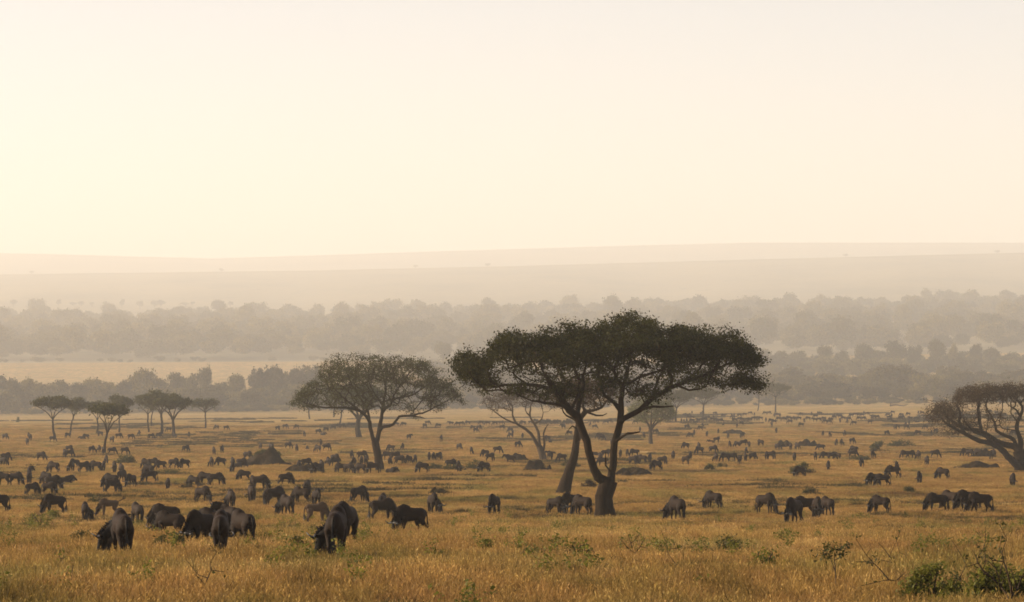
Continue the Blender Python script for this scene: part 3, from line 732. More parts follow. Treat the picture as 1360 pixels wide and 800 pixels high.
# forest masses: crowns only, one object each
def forest(name, n, Yr, top_rows, xr, size, label, seed, hmul=1.0):
    g = np.random.default_rng(seed); P, Sc, Ro, Ix = [], [], [], []
    for _ in range(n):
        Y = g.uniform(*Yr); x = g.uniform(*xr); p = at_dist(x, Y)
        w = g.uniform(*size); h = w * g.uniform(.6, 1.2) * hmul * (1.3 if g.uniform() < .08 else 1)
        P.append(p); Sc.append((w / 10.5, w / 10.5, h / 10.2)); Ro.append((0, 0, g.uniform(0, 6.28))); Ix.append(g.integers(0, 7))
    return scatter(name, P, Sc, Ro, Ix, [p[1] for p in PROTO], label)
forest('far_forest', 1900, (3500, 5550), None, (-160, 1520), (16, 32), 'deep hazy forest belt rising along the far slope', 301)
def belt_mass():
    g = np.random.default_rng(302); P, Sc, Ro, Ix = [], [], [], []
    def put(x, Y, w, h):
        P.append(at_dist(x, Y) - np.array([0, 0, h * .12])); Sc.append((w / 10.5, w / 10.5, h / 10.2)); Ro.append((0, 0, g.uniform(0, 6.28))); Ix.append(g.integers(0, 7))
    for _ in range(560):                                    # thick riverside scrub and trees right behind the plain
        x = g.uniform(-120, 1480); Y = g.uniform(1770, 1930)
        if x > 640 and g.uniform() < .5: continue
        if x < 640: h = g.uniform(6, 15)
        else: h = g.uniform(4, 11) * (1.25 if g.uniform() < .3 else 1)
        put(x, Y, h * g.uniform(.8, 1.4), h)
    for _ in range(330):
        x = g.uniform(640, 1500); h = g.uniform(5, 15) ** 1.0; put(x, g.uniform(1930, 2200), h * g.uniform(.8, 1.5), h * (1.35 if g.uniform() < .12 else 1))
    for _ in range(420):
        x = g.uniform(560, 1500); h = g.uniform(6, 16); put(x, g.uniform(2480, 2800), h * 1.1, h)
    for _ in range(260):                                    # low scrub closing the foot of the belt
        h = g.uniform(1.8, 4.5); put(g.uniform(-120, 1480), g.uniform(1735, 1790), h * g.uniform(1.4, 2.2), h)
    for _ in range(26):                                     # thin line of scrub at the foot of the far forest
        x = g.uniform(-100, 640); h = g.uniform(3, 7); put(x, g.uniform(3300, 3480), h * 1.8, h)
    return scatter('riverside_thicket', P, Sc, Ro, Ix, [p[1] for p in PROTO], 'dense dark thicket and scrub along the riverside at the end of the plain')
belt_mass()
g = np.random.default_rng(303)
for k, x in enumerate([18, 40, 55, 78, 97, 108, 122, 140, 162, 186, 205, 214, 246, 256, 306]):
    wood_tree('slope_tree', x, 397 + g.uniform(0, 5) , 6550 + g.uniform(-80, 80), g.uniform(6, 12), f'{ORD[k]} tiny faint tree from the left in the row above the far forest', 'faint trees in the row above the far forest', k)
for k, x in enumerate([42, 294, 552, 648, 1123, 1325]):
    wood_tree('slope_tree', x, PY - np.interp(x, [0, 400, 680, 1000, 1360], [163, 168, 174, 183, 192]) - 3.5, 9450, 7, f'{ORD[k]} tiny lone tree from the left on the crest of the nearer far slope', 'lone trees on the crest of the far slope', k)

# ------------------------------------------------------------------ wildebeest
def eval_mesh(o, name):
    dg = bpy.context.evaluated_depsgraph_get(); dg.update()
    m = bpy.data.meshes.new_from_object(o.evaluated_get(dg)); m.name = name
    return m

def bend(P, yaw, x0=0.34, x1=.85):
    """turn neck and head sideways about the shoulders"""
    P = np.asarray(P, float); t = smooth01((P[:, 0] - x0) / (x1 - x0))
    a = yaw * t; d = P - np.array([x0, 0, 0]); c, s = np.cos(a), np.sin(a)
    return np.stack([x0 + d[:, 0] * c - d[:, 1] * s, d[:, 0] * s + d[:, 1] * c, P[:, 2]], -1)

def wilde(key, pose='G', yaw=0.0, stride=0.0, calf=False, tail_up=False):
    legl = 1.12 if calf else 1.0
    slim = 0.82 if calf else 1.0
    dz = -0.62 if pose == 'L' else 0.0
    parts = []
    # trunk
    tr = np.array([(-.74, 1.00, .07, .09), (-.69, .98, .15, .18), (-.58, .97, .20, .235), (-.40, .95, .228, .255), (-.18, .945, .24, .265), (.04, .945, .248, .29),
                   (.20, .985, .238, .35), (.33, 1.015, .22, .365), (.46, .98, .19, .33), (.56, .93, .145, .25), (.62, .89, .09, .16)])
    P = np.stack([tr[:, 0], 0 * tr[:, 0], tr[:, 1] + dz + (0.06 if calf else 0)], -1)
    parts.append(sweep(P, tr[:, 2] * slim, tr[:, 3] * slim, 18))
    # neck
    if pose in ('G', 'W'):
        nk = [(.34, 1.07, .25), (.48, .965, .21), (.62, .81, .165), (.74, .66, .135), (.82, .57, .12)]; hp, pitch = (.83, .585), R(-72)
    elif pose == 'L':
        nk = [(.36, 1.03, .28), (.50, 1.08, .25), (.66, 1.14, .20), (.80, 1.2, .155), (.88, 1.22, .13)]; hp, pitch = (.89, 1.25), R(-40)
    else:
        nk = [(.36, 1.05, .28), (.50, 1.09, .25), (.66, 1.15, .20), (.79, 1.21, .155), (.87, 1.24, .13)]; hp, pitch = (.88, 1.27), R(-52)
    nk = np.array(nk); NP = np.stack([nk[:, 0], 0 * nk[:, 0], nk[:, 1] + dz], -1); NB = bend(NP, yaw)
    sidev = bend(NP + [0, .1, 0], yaw) - NB
    parts.append(sweep(NB, nk[:, 2] * .62 * slim, nk[:, 2] * slim, 14, sidev))
    # head, in its own frame: +x down the face, +z out of the forehead
    hx = np.array([math.cos(pitch), 0, math.sin(pitch)]); hz = np.array([-math.sin(pitch), 0, math.cos(pitch)])
    hs = 0.88 if calf else 1.07
    def H(p):
        p = np.asarray(p, float) * hs
        q = np.array([hp[0], 0, hp[1] + dz]) + p[:, 0:1] * hx + p[:, 1:2] * np.array([0, 1.0, 0]) + p[:, 2:3] * hz
        return bend(q, yaw)
    hd = np.array([(-.08, -.03, .06, .08), (-.02, -.02, .095, .125), (.08, -.03, .092, .13), (.20, -.025, .074, .105), (.32, -.018, .062, .082), (.41, -.015, .078, .074), (.475, -.02, .068, .06), (.505, -.025, .035, .03)])
    C = H(np.stack([hd[:, 0], 0 * hd[:, 0], hd[:, 1]], -1)); SV = H(np.stack([hd[:, 0], 0 * hd[:, 0] + .1, hd[:, 1]], -1)) - C
    parts.append(sweep(C, hd[:, 2] * hs, hd[:, 3] * hs, 14, SV))
    for s in (1, -1):
        parts.append(sweep(H([(-.03, s * .07, .05), (-.055, s * .16, .045), (-.075, s * .23, .02), (-.09, s * .275, -.015)]), [.03, .05, .045, .02], [.028, .03, .028, .02], 8))
        parts.append(sweep(H([(.07, s * .078, .045), (.09, s * .09, .05), (.115, s * .078, .045)]), [.012, .024, .012], None, 6))
    # legs
    hf = 1.0
    for k, s in enumerate((1, -1)):
        f = stride * (1 if k == 0 else -1)
        if pose == 'L':
            parts.append(sweep([(.40, s * .16, .30), (.55, s * .2, .14), (.72, s * .2, .09), (.62, s * .22, .05), (.46, s * .22, .05)], [.13, .085, .06, .045, .04], None, 10))
            parts.append(sweep([(-.55, s * .17, .30), (-.34, s * .24, .18), (-.22, s * .27, .1), (-.42, s * .29, .06), (-.58, s * .29, .05)], [.18, .13, .07, .05, .04], None, 10))
            continue
        zf = lambda z: z
        parts.append(sweep([(.37, s * .12, .86), (.35, s * .145, .70), (.33 + f * .06, s * .135, .53), (.35 + f * .14, s * .125, .36), (.335 + f * .17, s * .12, .20), (.33 + f * .20, s * .12, .09), (.35 + f * .21, s * .12, .035), (.365 + f * .21, s * .12, .0)],
                           [.12, .10, .068, .052, .038, .042, .048, .052], [.16, .13, .08, .056, .04, .044, .055, .062], 12))
        f = -f
        parts.append(sweep([(-.47, s * .11, .94), (-.47, s * .145, .80), (-.45 + f * .05, s * .15, .64), (-.54 + f * .12, s * .14, .50), (-.61 + f * .15, s * .13, .41), (-.585 + f * .19, s * .125, .24), (-.56 + f * .22, s * .12, .09), (-.54 + f * .24, s * .12, .035), (-.525 + f * .24, s * .12, .0)],
                           [.12, .125, .09, .06, .046, .036, .042, .047, .050], [.20, .20, .14, .082, .058, .042, .046, .055, .060], 12))
    # tail root
    if tail_up: tl = [(-.70, 0, 1.08), (-.80, 0, 1.16), (-.94, .03, 1.22), (-1.08, .06, 1.32)]
    else: tl = [(-.68, 0, 1.10), (-.77, 0, 1.03), (-.81, .01, .88), (-.82, .015, .70), (-.81, .02, .55)]
    tl = np.array(tl); tl[:, 2] += dz
    if pose == 'L': tl[:, 2] = np.maximum(tl[:, 2], .1)
    parts.append(sweep(tl, np.linspace(.045, .026, len(tl)), None, 8))
    V, Q, T = merge(parts)
    src = bpy.data.objects.new('tmp', mesh_np('tmp', V, Q, T)); ROOT.objects.link(src)
    md = src.modifiers.new('r', 'REMESH'); md.mode = 'VOXEL'; md.voxel_size = 0.019
    sm = src.modifiers.new('s', 'SMOOTH'); sm.factor = 0.5; sm.iterations = 5
    dc = src.modifiers.new('d', 'DECIMATE'); dc.ratio = 0.45
    hi = eval_mesh(src, 'wildebeest_' + key)
    dc.ratio = 0.06
    lo = eval_mesh(src, 'far_wildebeest_' + key)
    bpy.data.objects.remove(src)
    hlo, hhi = H([(.02, 0, 0)])[0], H([(.5, 0, 0)])[0]
    for m in (hi, lo):
        n = len(m.vertices); co = np.empty(n * 3, np.float32); m.vertices.foreach_get('co', co); co = co.reshape(-1, 3).astype(float)
        def seg(a, b):
            ab = b - a; t = np.clip(((co - a) @ ab) / (ab @ ab), 0, 1); return np.linalg.norm(co - a - t[:, None] * ab, axis=1)
        d = smooth01(1.3 - seg(hlo, hhi) / .16)                                          # black face
        d = np.maximum(d, smooth01((NB[-1, 2] * 0 + .16 - np.minimum(seg(NB[0] + [0, 0, .25], NB[2] + [0, 0, .17]), seg(NB[2] + [0, 0, .15], NB[4] + [0, 0, .1]))) / .12) * .8)   # along the mane
        d = np.maximum(d, smooth01((.10 - co[:, 2]) / .06) * .9)                          # hooves
        d = np.maximum(d, smooth01((-.765 - co[:, 0]) / .03))                              # tail
        at = m.attributes.new('dark', 'FLOAT', 'POINT'); at.data.foreach_set('value', d.astype(np.float32))
        m.polygons.foreach_set('use_smooth', np.ones(len(m.polygons), bool))
        m.materials.clear()
    # hair and horns
    g = np.random.default_rng(len(key) * 7 + 3)
    def strands(base, dirv, length, width, n, seed):
        g = np.random.default_rng(seed); t = g.uniform(0, 1, n); i = np.minimum((t * (len(base) - 1)).astype(int), len(base) - 2); fr = t * (len(base) - 1) - i
        b = base[i] * (1 - fr[:, None]) + base[i + 1] * fr[:, None]; dv = dirv[i] * (1 - fr[:, None]) + dirv[i + 1] * fr[:, None]
        tg = unit(base[i + 1] - base[i]); L = length * g.uniform(.6, 1.25, (n, 1)) * (0.75 + .5 * np.sin(np.pi * t))[:, None]
        b = b + g.normal(size=(n, 3)) * .018
        tip = b + unit(dv + g.normal(size=(n, 3)) * .22) * L; tip[:, 2] -= L[:, 0] * .12
        w = tg * width; md_ = (b + tip) / 2 + g.normal(size=(n, 3)) * .01
        sd = unit(np.cross(tg, dv)) * width * .6
        Vs = np.stack([b - w, b + w, md_ + w * .8, tip, md_ - w * .8, b + sd, md_ + sd, b - sd, md_ - sd], 1).reshape(-1, 3); k = np.arange(n)[:, None] * 9
        q = np.concatenate([k + [0, 1, 2, 4], k + [5, 6, 8, 7]]); tt = np.concatenate([k + [4, 2, 3], k + [8, 6, 3]])
        return Vs, q, tt
    Tn = unit(np.gradient(NB, axis=0)); sdv = unit(sidev); up = unit(np.cross(Tn, sdv))
    if (up[:, 2].mean() < 0): up = -up
    topl = NB + up * (nk[:, 2:3] * slim * .93)
    wither = np.array([[.06, 0, 1.245 + dz]]); crest = np.concatenate([H([(-.03, 0, .10)]), topl[::-1], wither])
    cdir = np.concatenate([up[-1:], up[::-1], [[-.35, 0, .9]]])
    mv = strands(crest, cdir, .085 if not calf else .05, .022, 240, 4)
    mane = mesh_np('mane_' + key, *mv, mat=M['hair'])
    low = NB - up * (nk[:, 2:3] * slim * .9)
    thr = np.concatenate([low[1:], H([(.10, 0, -.15), (.26, 0, -.12)])])
    down = np.tile(np.array([0.06, 0, -1.0]), (len(thr), 1)) + np.concatenate([-up[1:], np.tile(-up[-1:], (2, 1))]) * .35
    beard = mesh_np('beard_' + key, *strands(thr, down, .17 if not calf else .08, .022, 150, 8), mat=M['beard'])
    horns = []
    for s in (1, -1):
        pts = [(-.01, s * .03, .085), (-.015, s * .12, .085), (.0, s * .20, .055), (.01, s * .27, .04), (.0, s * .325, .075), (-.02, s * .335, .15), (-.035, s * .30, .225), (-.045, s * .255, .275)]
        if calf: pts = [(-.01, s * .05, .08), (-.02, s * .065, .14), (-.03, s * .08, .20)]
        pts = catmull(H(pts), .04); rr = np.interp(np.linspace(0, 1, len(pts)), [0, .2, .5, .8, 1], [.046, .040, .031, .019, .006]) * (1 if not calf else .5)
        v, q, t = sweep(pts, rr, None, 8, np.tile(hz, (len(pts), 1))); horns.append(mesh_np('horn_' + key, v, q, t, mat=M['horn'], smooth=True))
    e = tl[-1]; dv = (tl[-1] - tl[-2]); dv = unit(dv[None])[0]
    tb = np.array([e - dv * .12, e, e + dv * .06]); tv = strands(tb, np.tile(dv if tail_up else np.array([0, 0, -1.0]), (3, 1)), .30 if not calf else .2, .02, 46, 12)
    tuft = mesh_np('tail_tuft_' + key, *tv, mat=M['hair'])
    return dict(hi=hi, lo=lo, mane=mane, beard=beard, horns=horns, tuft=tuft, low=min(0, 0))

KINDS = {}
for key, kw in dict(G=dict(), GL=dict(yaw=R(38)), GR=dict(yaw=R(-38)), W=dict(stride=.9, yaw=R(10)), WR=dict(stride=-.8, yaw=R(-16)), S=dict(pose='S'), SL=dict(pose='S', yaw=R(45)), SR=dict(pose='S', yaw=R(-50)),
                    GLL=dict(yaw=R(72)), GRR=dict(yaw=R(-72)), L=dict(pose='L', yaw=R(15)), C=dict(calf=True, yaw=R(10)), CT=dict(calf=True, tail_up=True, yaw=R(-8))).items():
    KINDS[key] = wilde(key, **kw)
_variants = {}
def body_mesh(key, lod, hide):
    k = (key, lod, hide)
    if k not in _variants:
        m = KINDS[key][lod].copy(); m.materials.append(M[hide]); _variants[k] = m
    return _variants[k]

HEAD = {'r': 0, 'br': 45, 'b': 90, 'bl': 135, 'l': 180, 'fl': 222, 'f': 268, 'fr': 318}
SEEN = {}
def place_wilde(x, y, head, pose, label, group, size=1.0, hide='hide', parts=True):
    if pose[0] == 'C': hide = 'hide_calf'
    x, y = float(x), float(y)
    loc = ground_at(x, y + 0.10 * F / ground_at(x, y)[1] * (1 if y < 700 else .8))
    a = HEAD[head] if isinstance(head, str) else head
    a += (RNG.uniform(-38, 38) if head in ('l', 'r') else RNG.uniform(-14, 14)) if not isinstance(head, (int, float)) else 0
    # the animal stands on its centre; keep the noted base under the middle of its legs
    t = body = None
    sc = size * (RNG.uniform(.95, 1.05) if size == 1.0 else 1.0) * (0.80 if pose[0] == 'C' else 1.0)
    K = KINDS[pose]; rz = R(a) - math.atan2(loc[0], loc[1])
    if not parts:
        o = obj('wildebeest', body_mesh(pose, 'lo', hide)); o.location = loc; o.rotation_euler = (0, 0, rz); o.scale = (sc * .93, sc * .93, sc)
        tag(o, label, 'wildebeest', group); return o
    t = obj('wildebeest', body_mesh(pose, 'hi', hide)); t.location = loc; t.rotation_euler = (0, 0, rz); t.scale = (sc * .93, sc * .93, sc)
    tag(t, label, 'wildebeest', group)
    obj('mane', K['mane'], t); obj('beard', K['beard'], t); obj('tail_tuft', K['tuft'], t)
    for h in K['horns']: obj('horn', h, t)
    return t

GN = 'wildebeest grazing in the near grass'
near = [
 # x, base row, heading, pose, size, label
 (162, 741, 100, 'GLL', .91, 'big wildebeest grazing at front left, head swung down to its left, horns up'),
 (182, 697, 110, 'G', .92, 'grey-backed wildebeest half hidden behind the big one at front left'),
 (219, 703, 172, 'G', .95, 'long dark wildebeest grazing leftward above the left front herd bush'),
 (225, 717, 152, 'G', .82, 'rounded wildebeest grazing leftward directly over the small green bush'),
 (266, 729, 232, 'G', .85, 'dark wildebeest at left end of the tight front huddle, nose down'),
 (293, 738, 88, 'G', .84, 'wildebeest seen square from behind in the middle of the tight front huddle'),
 (322, 727, 118, 'G', .85, 'wildebeest at right end of the tight front huddle, tail hanging'),
 (303, 705, 125, 'SL', 1.0, 'head-up wildebeest with raised horns looking over the front huddle'),
 (284, 724, 150, 'G', .85, 'wildebeest mostly hidden behind the middle of the tight front huddle'),
 (307, 675, 'b', 'GL', 1.0, 'pale-rumped wildebeest standing straight above the front huddle'),
 (269, 668, -42, 'G', 1.0, 'dark wildebeest grazing rightward with its shadow stretching right, left of centre'),
 (272, 644, 'l', 'G', 1.0, 'wildebeest grazing leftward, back to back with one facing right'),
 (287, 645, 'r', 'G', .95, 'wildebeest grazing rightward behind the one whose shadow stretches right'),
 (257, 648, 'bl', 'G', .9, 'wildebeest grazing beside the low brown hummock left of the back-to-back pair'),
 (223, 651, 'b', 'G', .85, 'small lone dark wildebeest seen from behind, left of the brown hummock'),
 (199, 641, 'l', 'G', 1.0, 'wildebeest grazing leftward in front of a low bushy streak, left part'),
 (197, 631, 'bl', 'G', 1.0, 'wildebeest whose shoulders rise behind the leftward grazer at the bushy streak'),
 (174, 647, 232, 'G', 1.0, 'wildebeest coming toward the camera, pale flank lit, left of the bushy streak'),
 (162, 641, 55, 'G', 1.0, 'dark wildebeest facing away just above the pale-flanked one'),
 (149, 655, 'r', 'G', 1.0, 'wildebeest grazing rightward, overlapping a horned one behind it, far left third'),
 (147, 648, 150, 'GL', 1.0, 'wildebeest with lit horns just behind the rightward grazer, far left third'),
 (144, 686, 190, 'CT', 1.05, 'brown calf with raised tail near the big front wildebeest'),
 (113, 693, 92, 'GRR', .85, 'wildebeest seen from behind with horns poking out right, near front left'),
 (72, 683, 198, 'GR', 1.0, 'wildebeest grazing leftward with curved horns turned to camera, left front'),
 (-2, 681, 'l', 'G', 1.0, 'wildebeest cut by the left edge, hindquarters in view'),
 (43, 658, 30, 'G', .85, 'stocky wildebeest grazing on its own below the left edge pair'),
 (70, 651, -12, 'G', 1.0, 'dark humped wildebeest grazing rightward in the knot of three at left'),
 (65, 657, -25, 'G', .85, 'smaller wildebeest in front of the humped one in the knot at left'),
 (61, 643, 'bl', 'G', .95, 'wildebeest behind the humped one in the knot at left'),
 (86, 641, 'r', 'L', 1.0, 'wildebeest lying down alone right of the knot of three'),
 (39, 642, 'b', 'G', 1.0, 'wildebeest seen from behind, one head rising behind its rump, left'),
 (39, 634, 'b', 'SR', .9, 'wildebeest whose head rises behind another rump, left'),
 (21, 644, 'r', 'G', 1.0, 'long dark wildebeest side-on at far left, touching another'),
 (4, 644, 'l', 'G', 1.0, 'wildebeest at the very left edge touching the long dark one'),
 (336, 650, 100, 'G', .95, 'wildebeest behind another rear view, left of the shrub-topped mound shadow'),
 (334, 668, 'b', 'G', 1.0, 'wildebeest seen from behind with pale back, right of the straight-standing one'),
 (324, 639, 'l', 'G', .9, 'smallish wildebeest just below the left foot of the shrub-topped mound'),
 (345, 651, -15, 'G', 1.0, 'wildebeest with bright pale beard grazing rightward below the shrub-topped mound'),
 (380, 645, 18, 'W', 1.0, 'wildebeest walking rightward with nose down below the mound shadow'),
 (354, 671, 80, 'G', .9, 'wildebeest at left of the overlapping pair below the mound'),
 (365, 672, 30, 'G', 1.0, 'dark wildebeest at right of the overlapping pair below the mound'),
 (381, 686, 118, 'GL', 1.0, 'wildebeest grazing with head out left, in front of the overlapping pair'),
 (400, 669, 150, 'G', .95, 'grey wildebeest with dark horned head down left, below a darker one'),
 (408, 659, 75, 'G', 1.0, 'darker wildebeest right behind the grey one with horned head'),
 (420, 673, 285, 'S', .95, 'wildebeest standing face-on with lit horns, left of centre'),
 (421, 695, 15, 'C', 1.12, 'reddish calf with tail hanging left behind the biggest wildebeest'),
 (447, 744, 84, 'GLL', .94, 'biggest wildebeest, seen from behind at front centre left, head low left'),
 (459, 729, 255, 'GR', 1.0, 'wildebeest almost hidden beyond the biggest one, hump at its right'),
 (477, 668, 38, 'G', 1.0, 'clean side-on wildebeest grazing rightward alone left of centre'),
 (508, 691, 12, 'G', 1.0, 'wildebeest grazing rightward with another rump behind its back'),
 (508, 681, 80, 'G', .95, 'wildebeest whose round rump shows over the rightward grazer'),
 (545, 712, 208, 'W', 1.0, 'large dark wildebeest side-on grazing leftward with head at the ground, centre front'),
 (575, 683, 285, 'GL', 1.0, 'wildebeest facing the camera beside a small grassy hump, head to right'),
 (656, 685, 250, 'G', 1.0, 'lone narrow wildebeest facing the camera, halfway between the two big trunks'),
 (738, 684, -38, 'G', .93, 'left wildebeest of the three at the foot of the leaning trunk'),
 (758, 680, 212, 'G', 1.0, 'rear dark wildebeest of the three at the foot of the leaning trunk'),
 (773, 685, 140, 'G', 1.0, 'right wildebeest of the three by the leaning trunk, tail to the forked trunk'),
 (899, 693, 118, 'GL', 1.0, 'reddish-edged wildebeest grazing head left, right of the forked trunk'),
 (947, 677, 140, 'G', .98, 'slim wildebeest with horns out left, right of the reddish-edged one'),
 (1017, 682, -38, 'G', 1.0, 'dark wildebeest with head down right, left of the four-animal cluster'),
 (1054, 697, 244, 'G', 1.1, 'biggest wildebeest of the right-hand cluster, facing camera with lowered head'),
 (1069, 687, 205, 'G', 1.0, 'grey wildebeest in the middle of the right-hand cluster behind the biggest'),
 (1085, 688, 280, 'G', .98, 'dark wildebeest seen end-on in the right-hand cluster'),
 (1099, 685, 120, 'G', .92, 'rightmost brown wildebeest of the right-hand cluster, seen from behind'),
 (1169, 682, 152, 'GL', .9, 'wildebeest grazing leftward with long horns toward camera, over a flat dark tuft'),
 (1160, 646, 215, 'G', .98, 'reddish maned wildebeest at left of the walking group at right'),
 (1172, 646, 178, 'W', .92, 'wildebeest walking leftward pressed against the reddish maned one'),
 (1186, 635, 185, 'W', 1.05, 'dark long-legged wildebeest striding left behind the reddish maned one'),
 (1191, 628, 265, 'S', 1.0, 'pale-horned wildebeest above the back of the striding dark one'),
 (1221, 643, 262, 'G', .98, 'wildebeest facing away with pale lit flank, right of the striding group'),
 (1252, 637, 150, 'GL', 1.0, 'wildebeest grazing with dark head out left, below the low wide mound'),
 (1345, 647, 'f', 'G', 1.0, 'wildebeest standing alone by the foot of the right-edge thorn tree'),
 (1244, 680, 186, 'G', .95, 'dark wildebeest at left of the big right-front group, horns left'),
 (1262, 677, 140, 'G', 1.0, 'grey-backed wildebeest behind the leftmost of the right-front group'),
 (1285, 678, 190, 'G', 1.02, 'humped wildebeest in the middle of the right-front group, mostly overlapped'),
 (1301, 682, 183, 'W', 1.04, 'long wildebeest at right of the right-front group, tail hanging at its end'),
 (1062, 634, 215, 'G', .95, 'wildebeest grazing leftward against a round dark bush, right of centre'),
 (1100, 625, 272, 'G', 1.0, 'wildebeest seen end-on just right of the round dark bush'),
]
for x, y, hd, ps, sz, lb in near:
    place_wilde(x, y, hd, ps, lb, GN, sz, 'hide_grey' if 'grey' in lb or 'pale' in lb else 'hide')

